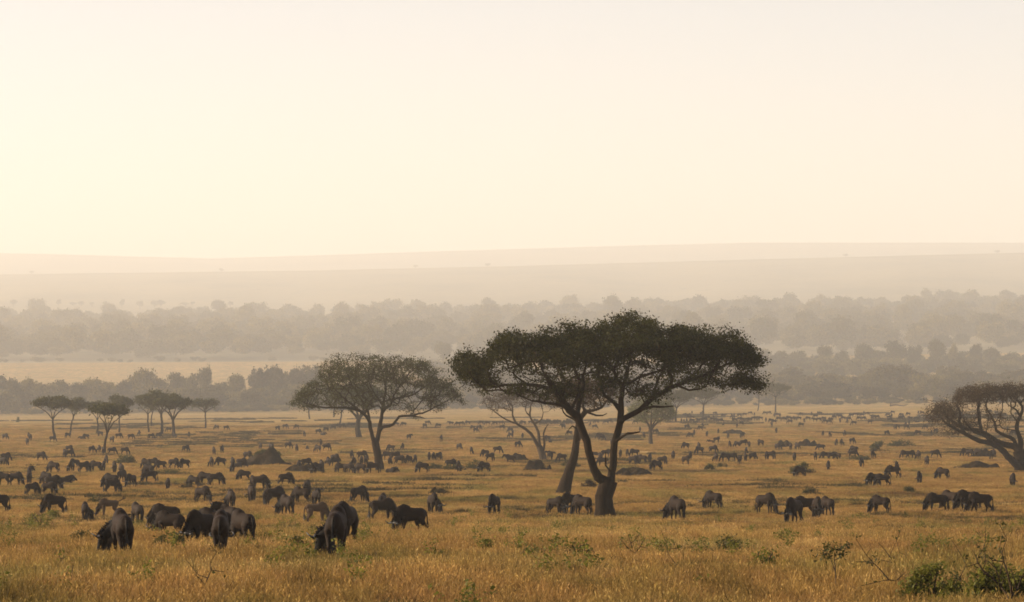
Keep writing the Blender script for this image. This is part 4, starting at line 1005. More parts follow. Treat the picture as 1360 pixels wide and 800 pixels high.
# the herd further out: region phrase, then x base-row heading
far_groups = [
 ('in the small far knot left of the curved-trunk acacia', '7 584 fr;38 582 b;41 585 f;36 591 b;70 587 r'),
 ('between the trunks of the left flat-topped acacias', '90 582 l;114 584 l;110 583.5 l;133 580 l;149 588 fr;158 583 r;174 584 r;185 578.5 b'),
 ('in the loose row around the darkest flat-topped acacia', '92 600.5 r;86 608 b;92.5 608 r;122 602 br;132 601 b;137 604 b;149 604 r;166 604 r'),
 ('near the left edge below the flat-topped acacias', '8 613 r;5 619 fr;55 612 fr;71 628 l'),
 ('just left of the long dark bush below the acacias', '99 622 l;106 620 b;95 627 f;112 627.5 r;127 626.5 l;137.5 627 b;141 617 f;152 628.5 b;161 630 b'),
 ('by the trunks of the broad-crowned acacia cluster', '201 583.5 r;211 582 r;224 574 l;231.5 581 f;251 581 b;287.5 571 l;300.5 571.5 r'),
 ('on the open grass right of the acacia cluster', '247 601 br;284 604 b;295 602 b;329 611 r'),
 ('in the broken row left of the shrub-topped mound', '194 622.5 l;203 622 r;213 624.5 l;231 623 r;245 622.5 l;281 620.5 b;293 620 l;309 620 b;315 621 r;321 621 r;309 628 f'),
 ('spread out above the shrub-topped mound', '346 597 b;360 598 bl;383 596 fr;394 600 b;408 597 f'),
 ('in the foursome above the airy acacia trunk, left side', '422 601 bl;426 592 b;434 599 r'),
 ('in the far pale group left of the airy acacia', '404 580 b;423 577 r;429 578 fr;433 574 l;442.5 571 l;447 569 r;455 569 r;465 568 l;469 568 r;379 570 r;394 570 l;369 572 r'),
 ('around the little bush right of the shrub-topped mound', '397 626 b;407 621 r;427 625 b;422 630 l'),
 ('in the crowded bunch left of the airy acacia trunk', '436 619 b;445 614 r;445 620 l;453 629 l;463 629 fr;467 609 b;470 620 f;481 611 r;480 619 b;486 619 b;479 629 l'),
 ('at the foot of the airy acacia', '496 629 l;514 611 l;525 612 r;531 618 r;519 628 fr;518 619 b;543 617 fl;551.5 617 f'),
 ('on the open grass right of the airy acacia trunk', '519 600 l;535 597.5 f;543.5 584 br;586 586 b;610 598 fr;626 604.5 b'),
 ('of the close trio right of the airy acacia', '570 612 b;575.5 612 f;583 612 br'),
 ('among the dark low bushes in the centre', '561 628 l;599 623 r;609 627 f;643 628 l'),
 ('in the pale far file left of the half-bare acacia', '526 567 l;536 567 l;564 569 l;568 565 r;582 569 l;599 566 l;608 566.5 l;613 566 r;621 565 l;639 565 l;647.5 565.5 l;657.5 565.5 l;666 565 r;628 571 l;636 571 r;632 575 br;667 571 r'),
 ('by the left limb of the half-bare acacia', '677.5 575 l;678 582 l;681 578 b;694 583 b;661 603 r;651 613 r;644 608 fl;677.5 616 l;688 595 br'),
 ('around the half-bare acacia trunk', '727 586 l;731 587.5 b;732 604 l;731 611 fr;746 614 l'),
 ('in the hazy line behind the half-bare acacia', '695 565 l;705 564.5 r;720 565 l;728 564 l;735 564.5 r;742 563.5 l;749 565 b;757 564 l;748 570 fl;756 579 l'),
 ('between the stems of the forked trunk, far out', '784 567 b;792 563.5 l;790 570 r;805 564 l;810 563 r;796 583 l;799 585.5 r;812.5 592 b'),
 ('between the stems of the forked trunk, nearer', '794 606 l;797 613 b;805 608 r;800 620 l'),
 ('just above the dark mound right of the forked trunk', '824 608 b;833 607 f;842.5 607 l;841 618 fr;846 617 b;853 616 l;863 615 b;894 611 f;872 625 fl;880 618 r'),
 ('around the pale bushy tree trunk', '844 564 l;850 574 b;855 582 b;870.5 577 r;892 560 l;887 560 r'),
 ('on the far grass right of the pale bushy tree', '912.5 570 r;917 582 l;922 578 b;930 572 l;933 568.5 f;939 580 b;954 576 b'),
 ('in the dense hazy file right of the pale bushy tree', '905 562 b;908.5 562.5 f;912 562 b;919 562 l;924 562 r;927.5 561.5 l;931 561 r;936 561 l;940 558 r;946 560.5 l;951 561 l;957 561.5 r;960.5 565 f'),
 ('by the long flat dark hummock right of centre', '944 588 l;952 588.5 r;967 582.5 b;985.5 582.5 fl'),
 ('in the middle distance right of the dark mound', '910.5 597 l;929 603.5 l;928 597 b;947.5 602 r;911 617 fr;917 611 b'),
 ('in the long row at right centre', '951 613.5 b;963 613.5 l;972.5 613.5 r;982 617 f;990 613.5 b;991 604 b;1000 612 r;1018 612 b;1024 611 r'),
 ('along the bushy streak at right centre', '969 595 b;979 595 l;988 593 r;995 595 b;1010 593 l;1033 598 fr;1050 598 b;1059 598 bl;1090 599.5 l'),
 ('in the thin far scatter below the lone tall-stemmed acacia', '961 555 l;975 554 b;982 554.5 l;1002 553 b;985 565.5 br;979 568.5 b;976 561 l;986 560.5 l;992.5 560.5 r;996 560.5 l;1010 559 l'),
 ('scattered in front of the round dark bush at right', '1055 613 f;1083 612 b;1096 611 l;1105 611.5 r;1112 611.5 bl'),
 ('in the staggered pairs above the round dark bush', '1111 592 b;1117.5 592 b;1132 589.5 r;1134 602 l;1133 608.5 r;1159 608.5 b;1144 621 f'),
 ('in the open space right of the lone tall-stemmed acacia', '1031 575.5 b;1093 579.5 b;1102 580.5 b;1122 579 b;1178 578.5 br;1064 568 l;1025 568 b'),
 ('in the left half of the dense far herd at right', '1024 562 l;1028 563.5 l;1034 559.5 l;1040.5 559.5 r;1049 563.5 l;1047 558 l;1054 559.5 r;1061 559 l;1068 561.5 b;1073 559 l;1082 561 l;1087.5 560.5 r;1094 559.5 l;1096 563 l;1101 563.5 r;1103 560.5 l'),
 ('in the right half of the dense far herd at right', '1108 557 l;1114 554.5 l;1115.5 561.5 b;1120 558.5 l;1125.5 562.5 b;1127 559.5 r;1130 555 l;1135.5 553.5 r;1141 554 l;1145 554.5 l;1141 559 l;1147 559 r;1134 565.5 l;1156 564 r;1160 557 l;1165 557 r'),
 ('between the dense far herd and the thorn tree', '1179 554 l;1181 557.5 r;1188 561.5 l;1189 570 fr;1192 570 l;1196 558.5 l;1204 570.5 r;1203 566.5 b;1207.5 564.5 f;1209 559 l;1217 559 r;1218 561.5 l;1221 556.5 b'),
 ('next to the left tips of the thorn tree', '1227.5 556 l;1230 561.5 l;1236 561.5 r;1229 570.5 l;1219 578.5 l;1237 578.5 b;1243 576.5 br'),
 ('in the group left of the low wide mound', '1202 609.5 l;1209 609.5 r;1220 610 b;1231 618.5 f;1242 608.5 r'),
 ('under the low limbs of the thorn tree', '1282 606.5 l;1288 607 r;1299 607 l;1317 609.5 f;1320 608 b'),
 ('seen through the branches of the thorn tree', '1338 573 f;1346 579 l;1315 549 l;1326 555 l;1334 554 r;1350 553 l'),
 ('in the faintest far dots below the right-hand woods', '1029 554 b;1036 554 b;1064 553 l;1078 552 b;1086 551.5 b;1147.5 551 b;1197 554 l;1206 553 l'),
]
rest = []
allfar = []
for ph, txt in far_groups:
    it = []
    for tok in txt.split(';'):
        a = tok.split(); it.append((float(a[0]), float(a[1]), a[2]))
    it.sort()
    for k, (x, y, hd) in enumerate(it): allfar.append((x, y, hd, ph, k, len(it)))
allfar.sort(key=lambda t: -t[1])
LIMIT = 300 - len(near)
WORD = {'r': 'facing right', 'l': 'facing left', 'b': 'tail-on', 'f': 'face-on', 'br': 'turned away', 'bl': 'turned away', 'fr': 'turned to us', 'fl': 'turned to us'}
g5 = np.random.default_rng(55)
spare = []
for j, (x, y, hd, ph, k, n) in enumerate(allfar):
    ps = g5.choice(['G', 'GL', 'GR', 'W', 'WR', 'S', 'SL', 'L'], p=[.31, .16, .16, .14, .12, .03, .03, .05])
    hide = g5.choice(['hide', 'hide_grey'], p=[.7, .3])
    if j >= LIMIT: spare.append((x, y, hd, ps)); continue
    lb = f'{ORD[k]} wildebeest from the left {ph}' if n > 1 else f'lone wildebeest {ph}'
    big = ground_at(x, y)[1] < 400
    place_wilde(x, y, hd, str(ps), lb, 'wildebeest ' + ph, 1.0, str(hide), parts=big)
# the remaining far dots as one mass
def herd_mass():
    V, Q, o = [], [], 0
    gg = np.random.default_rng(77)
    for i in range(70): spare.append((gg.uniform(880, 1330), gg.uniform(550, 561), gg.choice(['l', 'r', 'b']), 'G'))
    for i in range(14): spare.append((gg.uniform(690, 770), gg.uniform(562, 565), 'l', 'G'))
    for x, y, hd, ps in spare:
        m = KINDS[str(ps)]['lo']; n = len(m.vertices); co = np.empty(n * 3, np.float32); m.vertices.foreach_get('co', co); co = co.reshape(-1, 3)
        m.calc_loop_triangles(); tr = np.empty(len(m.loop_triangles) * 3, np.int32); m.loop_triangles.foreach_get('vertices', tr)
        a = R(HEAD[hd]); loc = ground_at(x, y); c, s = math.cos(a), math.sin(a)
        V.append(np.stack([co[:, 0] * c - co[:, 1] * s, co[:, 0] * s + co[:, 1] * c, co[:, 2]], -1) + loc); Q.append(tr.reshape(-1, 3) + o); o += n
    o_ = obj('distant_herd', mesh_np('distant_herd', np.concatenate(V), None, np.concatenate(Q), mat=M['hide'], smooth=True))
    tag(o_, 'rest of the wildebeest herd, tiny far specks below the woods', 'herd', kind='stuff')
herd_mass()

# ------------------------------------------------------------------ grass
def blade_patch(name, size, n, hmin, hmax, w, mat, seed, lean=0.28, seedheads=0.09, clumpy=0.55):
    g = np.random.default_rng(seed)
    nc = max(4, int(n / 22)); cc = g.uniform(-size / 2, size / 2, (nc, 2)); ch = g.uniform(.6, 1.25, nc); ct = g.uniform(0, 1, nc); cd = g.normal(size=(nc, 2)) * .35
    own = g.integers(0, nc, n); inc = g.uniform(0, 1, n) < clumpy
    P = np.where(inc[:, None], cc[own] + g.normal(size=(n, 2)) * size * .028 * (2.0 / size) ** .3, g.uniform(-size / 2, size / 2, (n, 2)))
    h = g.uniform(hmin, hmax, n) * np.where(inc, ch[own], .8)
    d = g.normal(size=(n, 2)) * lean + np.where(inc[:, None], cd[own] * .5, 0)
    a = g.uniform(0, math.pi, n); s = np.stack([np.cos(a), np.sin(a), 0 * a], -1) * (w * g.uniform(.6, 1.4, n))[:, None]
    b = np.stack([P[:, 0], P[:, 1], 0 * h - .04], -1)
    m = b + np.stack([d[:, 0] * h * .35, d[:, 1] * h * .35, h * .58], -1); t = b + np.stack([d[:, 0] * h, d[:, 1] * h, h * (1 - .25 * (d ** 2).sum(1))], -1)
    V = np.stack([b - s, b + s, m - s * .8, m + s * .8, t - s * .25, t + s * .25], 1).reshape(-1, 3)
    k = np.arange(n)[:, None] * 6
    q = np.concatenate([k + [0, 1, 3, 2], k + [2, 3, 5, 4]])
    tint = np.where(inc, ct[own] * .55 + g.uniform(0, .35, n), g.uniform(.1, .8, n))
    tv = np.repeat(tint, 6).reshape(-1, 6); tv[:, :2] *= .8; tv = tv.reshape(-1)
    if seedheads:                                            # pale nodding heads on some stems
        j = np.nonzero(g.uniform(0, 1, n) < seedheads)[0]
        hd = t[j]; L = g.uniform(.05, .11, len(j)) * (hmax / .6); dir_ = unit(np.stack([d[j, 0] * 1.5, d[j, 1] * 1.5, .8 + 0 * L], -1)); ws = s[j] * 1.5
        V2 = np.stack([hd - dir_ * L[:, None] * .3, hd + ws + dir_ * L[:, None] * .3, hd + dir_ * L[:, None], hd - ws + dir_ * L[:, None] * .3], 1).reshape(-1, 3)
        q = np.concatenate([q, len(V) + np.arange(len(V2)).reshape(-1, 4)]); V = np.concatenate([V, V2])
        tv = np.concatenate([tv, np.repeat(g.uniform(.82, 1.0, len(j)), 4)])
    return mesh_np(name, V, q, mat=mat, attrs={'tint': np.clip(tv, 0, 1)})

def strip_points(y0, y1, step, margin, seed, jit=.5, extra=None):
    g = np.random.default_rng(seed); out = []
    for Y in np.arange(y0, y1, step):
        hw = .172 * Y + margin; xs = np.arange(-hw, hw, step)
        out.append(np.stack([xs + g.uniform(-jit, jit, len(xs)) * step, Y + g.uniform(-jit, jit, len(xs)) * step], -1))
    P = np.concatenate(out); return np.stack([P[:, 0], P[:, 1], zg(P[:, 0], P[:, 1])], -1)

def field_noise(P, sx, sy, seed):
    return vnoise(np.stack([P[:, 0] * sx, P[:, 1] * sy, 0 * P[:, 0]], -1), seed)

protos, P_, S_, R_, I_ = [], [], [], [], []
def add_layer(meshes, P, scale, hnoise, seed):
    g = np.random.default_rng(seed); base = len(protos); protos.extend(meshes); n = len(P)
    hs = scale * (1 + .30 * hnoise + g.uniform(-.12, .12, n))
    P_.append(P); S_.append(np.stack([np.full(n, scale), np.full(n, scale), np.clip(hs, .4, 1.8)], -1))
    R_.append(np.stack([g.normal(size=n) * .02, g.normal(size=n) * .02, g.uniform(0, 6.28, n)], -1)); I_.append(base + g.integers(0, len(meshes), n))
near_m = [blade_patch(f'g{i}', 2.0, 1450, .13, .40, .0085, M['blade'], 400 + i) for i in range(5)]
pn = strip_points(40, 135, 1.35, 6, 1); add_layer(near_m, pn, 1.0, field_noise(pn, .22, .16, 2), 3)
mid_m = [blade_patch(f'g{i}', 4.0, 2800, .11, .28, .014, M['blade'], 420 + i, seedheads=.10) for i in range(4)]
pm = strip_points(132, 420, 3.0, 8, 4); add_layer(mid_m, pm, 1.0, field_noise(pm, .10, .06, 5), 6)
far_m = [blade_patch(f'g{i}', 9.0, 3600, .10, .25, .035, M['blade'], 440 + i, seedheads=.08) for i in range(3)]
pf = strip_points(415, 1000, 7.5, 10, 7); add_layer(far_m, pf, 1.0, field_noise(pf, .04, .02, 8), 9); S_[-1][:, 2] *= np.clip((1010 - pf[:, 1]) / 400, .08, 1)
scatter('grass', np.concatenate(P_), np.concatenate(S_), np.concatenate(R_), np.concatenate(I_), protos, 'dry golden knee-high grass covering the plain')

# dark tussocks and green herbs that break up the straw
protos, P_, S_, R_, I_ = [], [], [], [], []
tus = [blade_patch(f't{i}', 1.1, 420, .18, .40, .010, M['blade_dark'], 460 + i, lean=.45, seedheads=.02, clumpy=.3) for i in range(4)]
tusf = [blade_patch(f'u{i}', 5.0, 1100, .2, .50, .03, M['blade_dark'], 470 + i, lean=.5, seedheads=0, clumpy=.4) for i in range(3)]
g = np.random.default_rng(480)
def pick(P, noise_, thr, p): return P[(noise_ > thr) & (g.uniform(0, 1, len(P)) < p)]
a = strip_points(42, 260, 1.5, 4, 11); a = pick(a, field_noise(a, .30, .10, 12), (.30), .45); add_layer(tus, a, 1.0, np.zeros(len(a)), 13)
a = strip_points(240, 1250, 6.0, 6, 14); a = pick(a, field_noise(a, .055, .02, 15), .38, .42)
n = len(a); add_layer(tusf, a, 1.0, np.zeros(n), 16); S_[-1][:, 0] *= g.uniform(.6, 1.6, n); S_[-1][:, 1] *= g.uniform(.3, .7, n)
R_[-1][:, 2] = g.normal(size=n) * .25
scatter('dark_tussocks', np.concatenate(P_), np.concatenate(S_), np.concatenate(R_), np.concatenate(I_), protos, 'dark low tussocks and matted clumps scattered through the grass')

protos, P_, S_, R_, I_ = [], [], [], [], []
def herb(seed):
    g = np.random.default_rng(seed); k = g.integers(4, 8); tips = []
    for _ in range(k):
        d = g.normal(size=2) * .16; h = g.uniform(.25, .62)
        for t in (.45, .65, .85, 1.0): tips.append((d[0] * t, d[1] * t, h * t))
    return leaves('h', np.array(tips), 7, .045, .032, M['leaf_fresh'], .8, seed=seed, up=.8)
a = strip_points(42, 190, 1.6, 4, 17); a = pick(a, field_noise(a, .20, .09, 18), .05, .13)
add_layer([herb(490 + i) for i in range(5)], a, 1.0, np.zeros(len(a)), 19)
scatter('green_herbs', np.concatenate(P_), np.concatenate(S_), np.concatenate(R_), np.concatenate(I_), protos, 'small bright green leafy herbs scattered in the near grass')

# ------------------------------------------------------------------ mounds and bushes
def mound_mesh(w, d, h, seed, peak=1.0, skew=0.0, mat=None):
    us = np.linspace(-1.25, 1.25, 46); X, Y = np.meshgrid(us, us, indexing='xy')
    r = np.sqrt((X - skew * (1 - np.abs(Y)) * .3) ** 2 + Y ** 2)
    nz = vnoise(np.stack([X * 3.4, Y * 3.4, 0 * X + seed], -1).reshape(-1, 3), seed).reshape(X.shape)
    z = h * np.clip(1 - (r / (1 + .14 * nz)) ** (peak + .55), 0, 1) * (1 + .34 * nz) - .12
    z = np.where(r > 1.15, -.25, z)
    V = np.stack([X * w / 2, Y * d / 2, z], -1).reshape(-1, 3); V = V + vnoise(V * 3.0, seed + 1)[:, None] * .04
    k = len(us); i = (np.arange(k - 1)[:, None] * k + np.arange(k - 1)[None]).ravel(); q = np.stack([i, i + 1, i + k + 1, i + k], -1)
    return mesh_np('termite_mound', V, q, mat=mat or M['earth'], smooth=True)

def tuft_skirt(parent, w, d, h, n, seed, leafmat='blade_dark'):
    """matted grass growing over a mound"""
    g = np.random.default_rng(seed); a = g.uniform(0, 6.28, n); r = np.sqrt(g.uniform(0, 1, n))
    P = np.stack([np.cos(a) * r * w / 2, np.sin(a) * r * d / 2, h * np.clip(1 - r ** 1.6, 0, 1) * .9 - .05], -1)
    hh = g.uniform(.12, .34, n); dd = g.normal(size=(n, 2)) * .12; an = g.uniform(0, 3.14, n); s = np.stack([np.cos(an), np.sin(an), 0 * an], -1) * .014 * g.uniform(.6, 1.6, n)[:, None]
    T = P + np.stack([dd[:, 0], dd[:, 1], hh], -1); V = np.stack([P - s, P + s, T], 1).reshape(-1, 3)
    return obj('grass_cover', mesh_np('grass_cover', V, None, np.arange(n * 3).reshape(-1, 3), mat=M[leafmat], attrs={'tint': np.repeat(g.uniform(0, .75, n), 3)}), parent)

def mound(x, y, wpx, hpx, label, seed, peak=1.2, skew=0.0, cover=500, depth=.8):
    loc = ground_at(x, y); sc = F / loc[1]; w, h = wpx / sc, hpx / sc
    loc = loc + np.array([0, w * depth * .35, 0]); loc[2] = float(zg(loc[0], loc[1]))
    t = obj('termite_mound', mound_mesh(w, w * depth, h * 1.1, seed, peak, skew)); t.location = loc; tag(t, label, 'termite mound', 'termite mounds and earth hummocks')
    if cover: tuft_skirt(t, w * 1.05, w * depth * 1.05, h, cover, seed)
    return t

def bush(x, y, wpx, hpx, label, seed, mat='leaf_bush', n=60, k=26, leaf=.05, stems=6, group='low bushes in the grass', name='bush', dome=True, spread=.10, depth=.7, twiggy=0.0):
    """low shrub: bent stems from the root carrying leaf clumps"""
    g = np.random.default_rng(seed); loc = ground_at(x, y); sc = F / loc[1]; w, h = wpx / sc, hpx / sc + (.16 if y > 640 else .08)
    leaf = max(leaf, .9 / sc); spread = max(spread, w * .045)
    pts = []
    while len(pts) < n:
        p = np.array([g.uniform(-1, 1), g.uniform(-1, 1), g.uniform(0.05, 1)])
        rr = p[0] ** 2 + p[1] ** 2 + (p[2] ** 2 if dome else 0)
        if rr < 1 and (g.uniform() < .3 + .7 * rr) and vnoise((p * 1.6 + seed)[None], seed)[0] > -.35: pts.append(p)
    pts = np.array(pts) * np.array([w / 2, w / 2 * depth, h])
    sk = Skeleton()
    for i in range(stems):
        e = pts[g.integers(0, n)]; root = np.array([e[0] * .15, e[1] * .15, -.08]); root = root if i else np.array([0, 0, -.08])
        if not sk.P: sk.limb([root, (root + e) / 2 + g.normal(size=3) * h * .06, e], [.035 * (h ** .5), .02 * (h ** .5), .008], step=.25, wob=.02, seed=seed + i)
        else:
            C = [np.array(sk.P[0]), (root + e) / 2 + g.normal(size=3) * h * .08, e]; sk.limb(C, [.03 * (h ** .5), .018 * (h ** .5), .008], step=.25, wob=.02, seed=seed + i)
    sk.grow(pts, .35, max(.004, .22 / sc), rmax=.03)
    t = empty(name, loc); tag(t, label, 'bush' if name == 'bush' else 'sapling', group)
    obj('stems', sk.mesh('stems', M['twig'], thick=.03), t)
    lf = pts if twiggy == 0 else pts[g.uniform(0, 1, n) > twiggy]
    if len(lf): obj('foliage', leaves('foliage', lf, k, spread, leaf, M[mat], .8, seed=seed, up=.7), t)
    return t

mound(352, 619, 80, 23, 'tallest conical earth mound with green shrub growing on its top', 601, .5, 0, 260, .9)
m1 = ground_at(352, 619)
b = bush(357, 609, 30, 5, 'olive shrub crowning the tallest earth mound', 602, n=110, k=30, depth=.7, group='shrubs on mounds')
b.location = (m1[0] + .2, m1[1] + 2.2, m1[2] + 1.25)
mound(402, 628, 56, 10, 'long low dark earth bank reaching right from the tallest mound', 603, 1.4, 0, 500)
mound(714, 627, 42, 15, 'rounded dark mound between the half-bare acacia and the leaning trunk', 604, 1.2, -.3, 900)
mound(844, 634, 56, 15, 'sharp-topped dark mound just right of the forked trunk', 605, .8, -.5, 500)
mound(1297, 624, 64, 10, 'low wide brown mound in front of the thorn tree', 606, .9, 0.5, 900)
mound(1306, 608, 40, 8, 'hummock behind the low wide mound beneath the thorn tree limbs', 607, 1.4, .2, 200)
mound(584, 658, 34, 9, 'small two-humped grassy mound above the face-on wildebeest', 608, 1.4, -.3, 400)
mound(615, 686, 42, 8, 'flat straw-topped hummock halfway between the big trunks', 609, 1.4, .2, 500)
mound(247, 650, 26, 6, 'low brown hummock at left beside a grazing wildebeest', 610, 1.5, 0, 300)
mound(688, 613, 30, 9, 'dark hummock at the left of the half-bare acacia trunk', 611, 1.5, 0, 300)
mound(976, 577, 32, 5, 'long flat dark hummock far out right of centre', 612, 2.2, 0, 300)
mound(1042, 594, 26, 7, 'dark hump at the left of the bushy streak, right of centre', 613, 1.6, 0, 300)
mound(1073, 594, 30, 8, 'dark hump at the right of the bushy streak, right of centre', 614, 1.6, 0, 300)

GB = 'low bushes in the grass'
for a in [
    (165, 617, 36, 11, 'long dark bush in the midst of the herd below the darkest acacia', 620, 'leaf_bush', 90, 26),
    (130, 671, 26, 10, 'small dark bush left of the calf with raised tail', 621, 'leaf_bush', 50, 26),
    (225, 633, 60, 7, 'low bushy streak right of the leftward grazer, below the broken row', 622, 'leaf_bush', 90, 20),
    (1065, 630, 34, 14, 'round dark bush behind a leftward grazing wildebeest at right', 623, 'leaf_bush', 80, 30),
    (1078, 660, 30, 8, 'flat dark bush directly above the right-hand cluster', 624, 'leaf_bush', 60, 26),
    (942, 626, 14, 8, 'left of two little olive bushes right of the sharp-topped mound', 625, 'leaf_bush', 34, 26),
    (960, 622, 13, 7, 'right of two little olive bushes right of the sharp-topped mound', 626, 'leaf_bush', 34, 26),
    (575, 625, 26, 8, 'dark bush at the left of the central bush band', 627, 'leaf_bush', 60, 26),
    (602, 627, 34, 9, 'broad dark bush in the middle of the central bush band', 628, 'leaf_bush', 70, 26),
    (633, 625, 36, 12, 'tallest dark bush at the right of the central bush band', 629, 'leaf_bush', 80, 26),
    (1168, 600, 26, 13, 'dark green bush beside the bushy streak left of the thorn tree', 630, 'leaf_bush', 70, 26),
    (1196, 594, 40, 8, 'long low dark bush left of the thorn tree tips', 631, 'leaf_bush', 70, 22),
    (1142, 612, 32, 6, 'flat bush amid scattered wildebeest, above the striding group', 632, 'leaf_bush', 60, 22),
    (1143, 694, 40, 9, 'flat dark tuft bush right of the right-hand cluster, in the grass', 633, 'leaf_bush', 70, 24),
    (1206, 656, 20, 6, 'small dark bush above the right-front group at its left', 634, 'leaf_bush', 40, 24),
    (758, 622, 26, 10, 'olive bush partly behind the leaning trunk', 635, 'leaf_bush', 60, 26),
    (782, 649, 22, 9, 'straw-coloured bush between the leaning and the forked trunk', 636, 'leaf_brown', 50, 24),
    (24, 561, 6, 6, 'tiny pale bush at far left below the woods', 637, 'leaf_pale', 20, 20),
    (110, 727, 38, 12, 'dark bushy tuft left of the big front-left wildebeest', 640, 'leaf_bush', 80, 26),
    (226, 737, 46, 20, 'rounded green bush below the left front grazers', 641, 'leaf_bush', 120, 32),
    (330, 737, 32, 13, 'leafy green bush at the right of the tight front huddle', 642, 'leaf_fresh', 60, 18),
    (413, 716, 24, 14, 'dark bush left of the biggest wildebeest and behind it', 643, 'leaf_bush', 60, 26),
    (397, 737, 30, 14, 'scrubby green bush at the left heels of the biggest wildebeest', 644, 'leaf_bush', 70, 18),
    (470, 714, 20, 6, 'leafy tuft right of the biggest wildebeest', 645, 'leaf_bush', 30, 22),
    (358, 731, 30, 18, 'sparse leafy weed clump between huddle and biggest wildebeest', 646, 'leaf_fresh', 40, 10),
    (52, 708, 60, 24, 'wide sprawling shrub at left edge foreground', 647, 'leaf_bush', 110, 9),
    (70, 690, 24, 9, 'bright yellow-green plant at the hooves of the curved-horn grazer', 648, 'leaf_fresh', 50, 16),
    (45, 700, 12, 10, 'small green sprig just left of the big left-front grazer', 649, 'leaf_fresh', 20, 14),
    (20, 722, 30, 14, 'pale green weed patch at the left edge', 650, 'leaf_fresh', 40, 10),
    (75, 764, 44, 28, 'sparse yellow-green leafy plant in the bottom left grass', 651, 'leaf_fresh', 46, 11),
    (645, 738, 20, 15, 'little green bush alone in the centre foreground grass', 652, 'leaf_bush', 40, 20),
    (710, 742, 18, 12, 'compact green sprig left of the forked trunk foreground', 653, 'leaf_fresh', 26, 16),
    (531, 778, 22, 12, 'bright leafy sprig low in centre left foreground', 654, 'leaf_fresh', 24, 14),
    (765, 753, 54, 17, 'wide brown-green tussocky bush below the forked trunk', 655, 'leaf_brown', 110, 18),
    (965, 742, 46, 20, 'green-topped scrub bush right of centre foreground', 656, 'leaf_bush', 80, 22),
    (1014, 766, 44, 26, 'twiggy bush with bare stems right of centre foreground', 657, 'leaf_bush', 70, 14),
    (1040, 733, 40, 22, 'leafy bush below the right-hand cluster', 658, 'leaf_bush', 80, 18),
    (935, 785, 20, 10, 'small leafy sprig under the twiggy bush', 659, 'leaf_fresh', 22, 14),
    (1022, 765, 16, 22, 'thin upright sprig right beside the twiggy bush', 660, 'leaf_bush', 20, 10),
    (1170, 699, 12, 8, 'tiny green sprig above the grass right of the flat tuft bush', 661, 'leaf_fresh', 16, 12),
    (1283, 699, 18, 9, 'small bright sprig below the right-front group', 662, 'leaf_fresh', 22, 14),
    (1345, 716, 22, 16, 'bright green weed near the right edge foreground', 663, 'leaf_fresh', 26, 14),
    (1315, 698, 20, 6, 'low leafy tuft right of the right-front group', 664, 'leaf_bush', 26, 20),
    (1245, 808, 96, 40, 'spreading bright green shrub along the bottom right corner', 670, 'leaf_fresh', 220, 16),
    (1330, 810, 90, 52, 'dense leafy base of scrub in the bottom right corner', 671, 'leaf_fresh', 200, 12),
]:
    x, y, w, h, lb, sd_, mt, n, k = a
    if y > 690: n, k, mt = (int(n * .8), max(6, int(k * .5)), ('leaf_fresh' if mt == 'leaf_bush' and sd_ not in (640, 643, 656) else mt)) if sd_ < 670 and sd_ not in (640, 641, 643, 644) else ((int(n * 1.7), 10, mt) if sd_ >= 670 else (int(n * 1.2), k, 'leaf_bush'))
    bush(x, y, w, h, lb, sd_, mt, n, k, leaf=.032 if y > 690 else .05, group=GB, spread=.07 if y > 690 else .1, stems=9 if y > 690 else 6)

# leafless and thin saplings in the foreground, drawn stem by stem
def sapling(base, stems, label, name='sapling', tips=(), leafmat='leaf_fresh', k=10, spread=.05, seed=1, cat='sapling', leaf=.03, twigs=0):
    g = np.random.default_rng(seed); loc = ground_at(*base); sc = F / loc[1]; sk = Skeleton()
    for i, (pts, r0, r1) in enumerate(stems):
        P = px3(base, sc, pts, np.cumsum(g.normal(size=len(pts)) * .06)); P[0, 1] = 0
        if i == 0: P[0, 2] -= .1
        sk.limb(P, np.linspace(r0, r1, len(P)) * 1.12 / sc, step=.12, wob=.012, seed=seed + i)
    n0 = len(sk.P); ex = []
    for _ in range(twigs):
        p = np.array(sk.P[g.integers(2, n0)]); ex.append(p + g.normal(size=3) * .16 + [0, 0, .12])
    tp = [px3(base, sc, [t], [g.normal() * .08])[0] for t in tips]
    if ex or tp: sk.grow(np.array(ex + tp), .3, .0045, rmax=.012)
    t = empty(name, loc); tag(t, label, cat, 'bare and leafy saplings in the foreground')
    obj('stems', sk.mesh('stems', M['twig'], thick=.02), t)
    lf = np.array(tp + ex[::2]) if (tp or ex) else np.zeros((0, 3))
    if len(lf) and k: obj('foliage', leaves('foliage', lf, k, spread, leaf, M[leafmat], .8, seed=seed, up=.7), t)
    return t
sapling((1191, 797), [([(1191, 797), (1191, 785), (1190, 772)], 1.1, .8), ([(1190, 776), (1180, 770), (1170, 758), (1160, 748), (1150, 737)], 1.0, .4), ([(1160, 748), (1151, 747), (1146, 742)], .6, .3)],
        'bare dark sapling leaning left with knobbly stems, right foreground', tips=[(1150, 748), (1159, 753), (1171, 765)], k=4, twigs=8, seed=701, leafmat='leaf_bush')
sapling((1203, 772), [([(1203, 772), (1196, 762), (1190, 754), (1181, 740), (1172, 727), (1165, 721)], .9, .3)], 'thin bare stem leaning left above the knobbly sapling', tips=[(1192, 757), (1180, 738)], k=3, twigs=5, seed=702, leafmat='leaf_bush')
sapling((1216, 762), [([(1216, 762), (1212, 755), (1207, 747), (1202, 737)], .8, .3), ([(1207, 747), (1205, 748)], .4, .3)], 'short bare twig right of the thin leaning stem', tips=[(1207, 747)], k=8, twigs=4, seed=703, leafmat='leaf_bush')
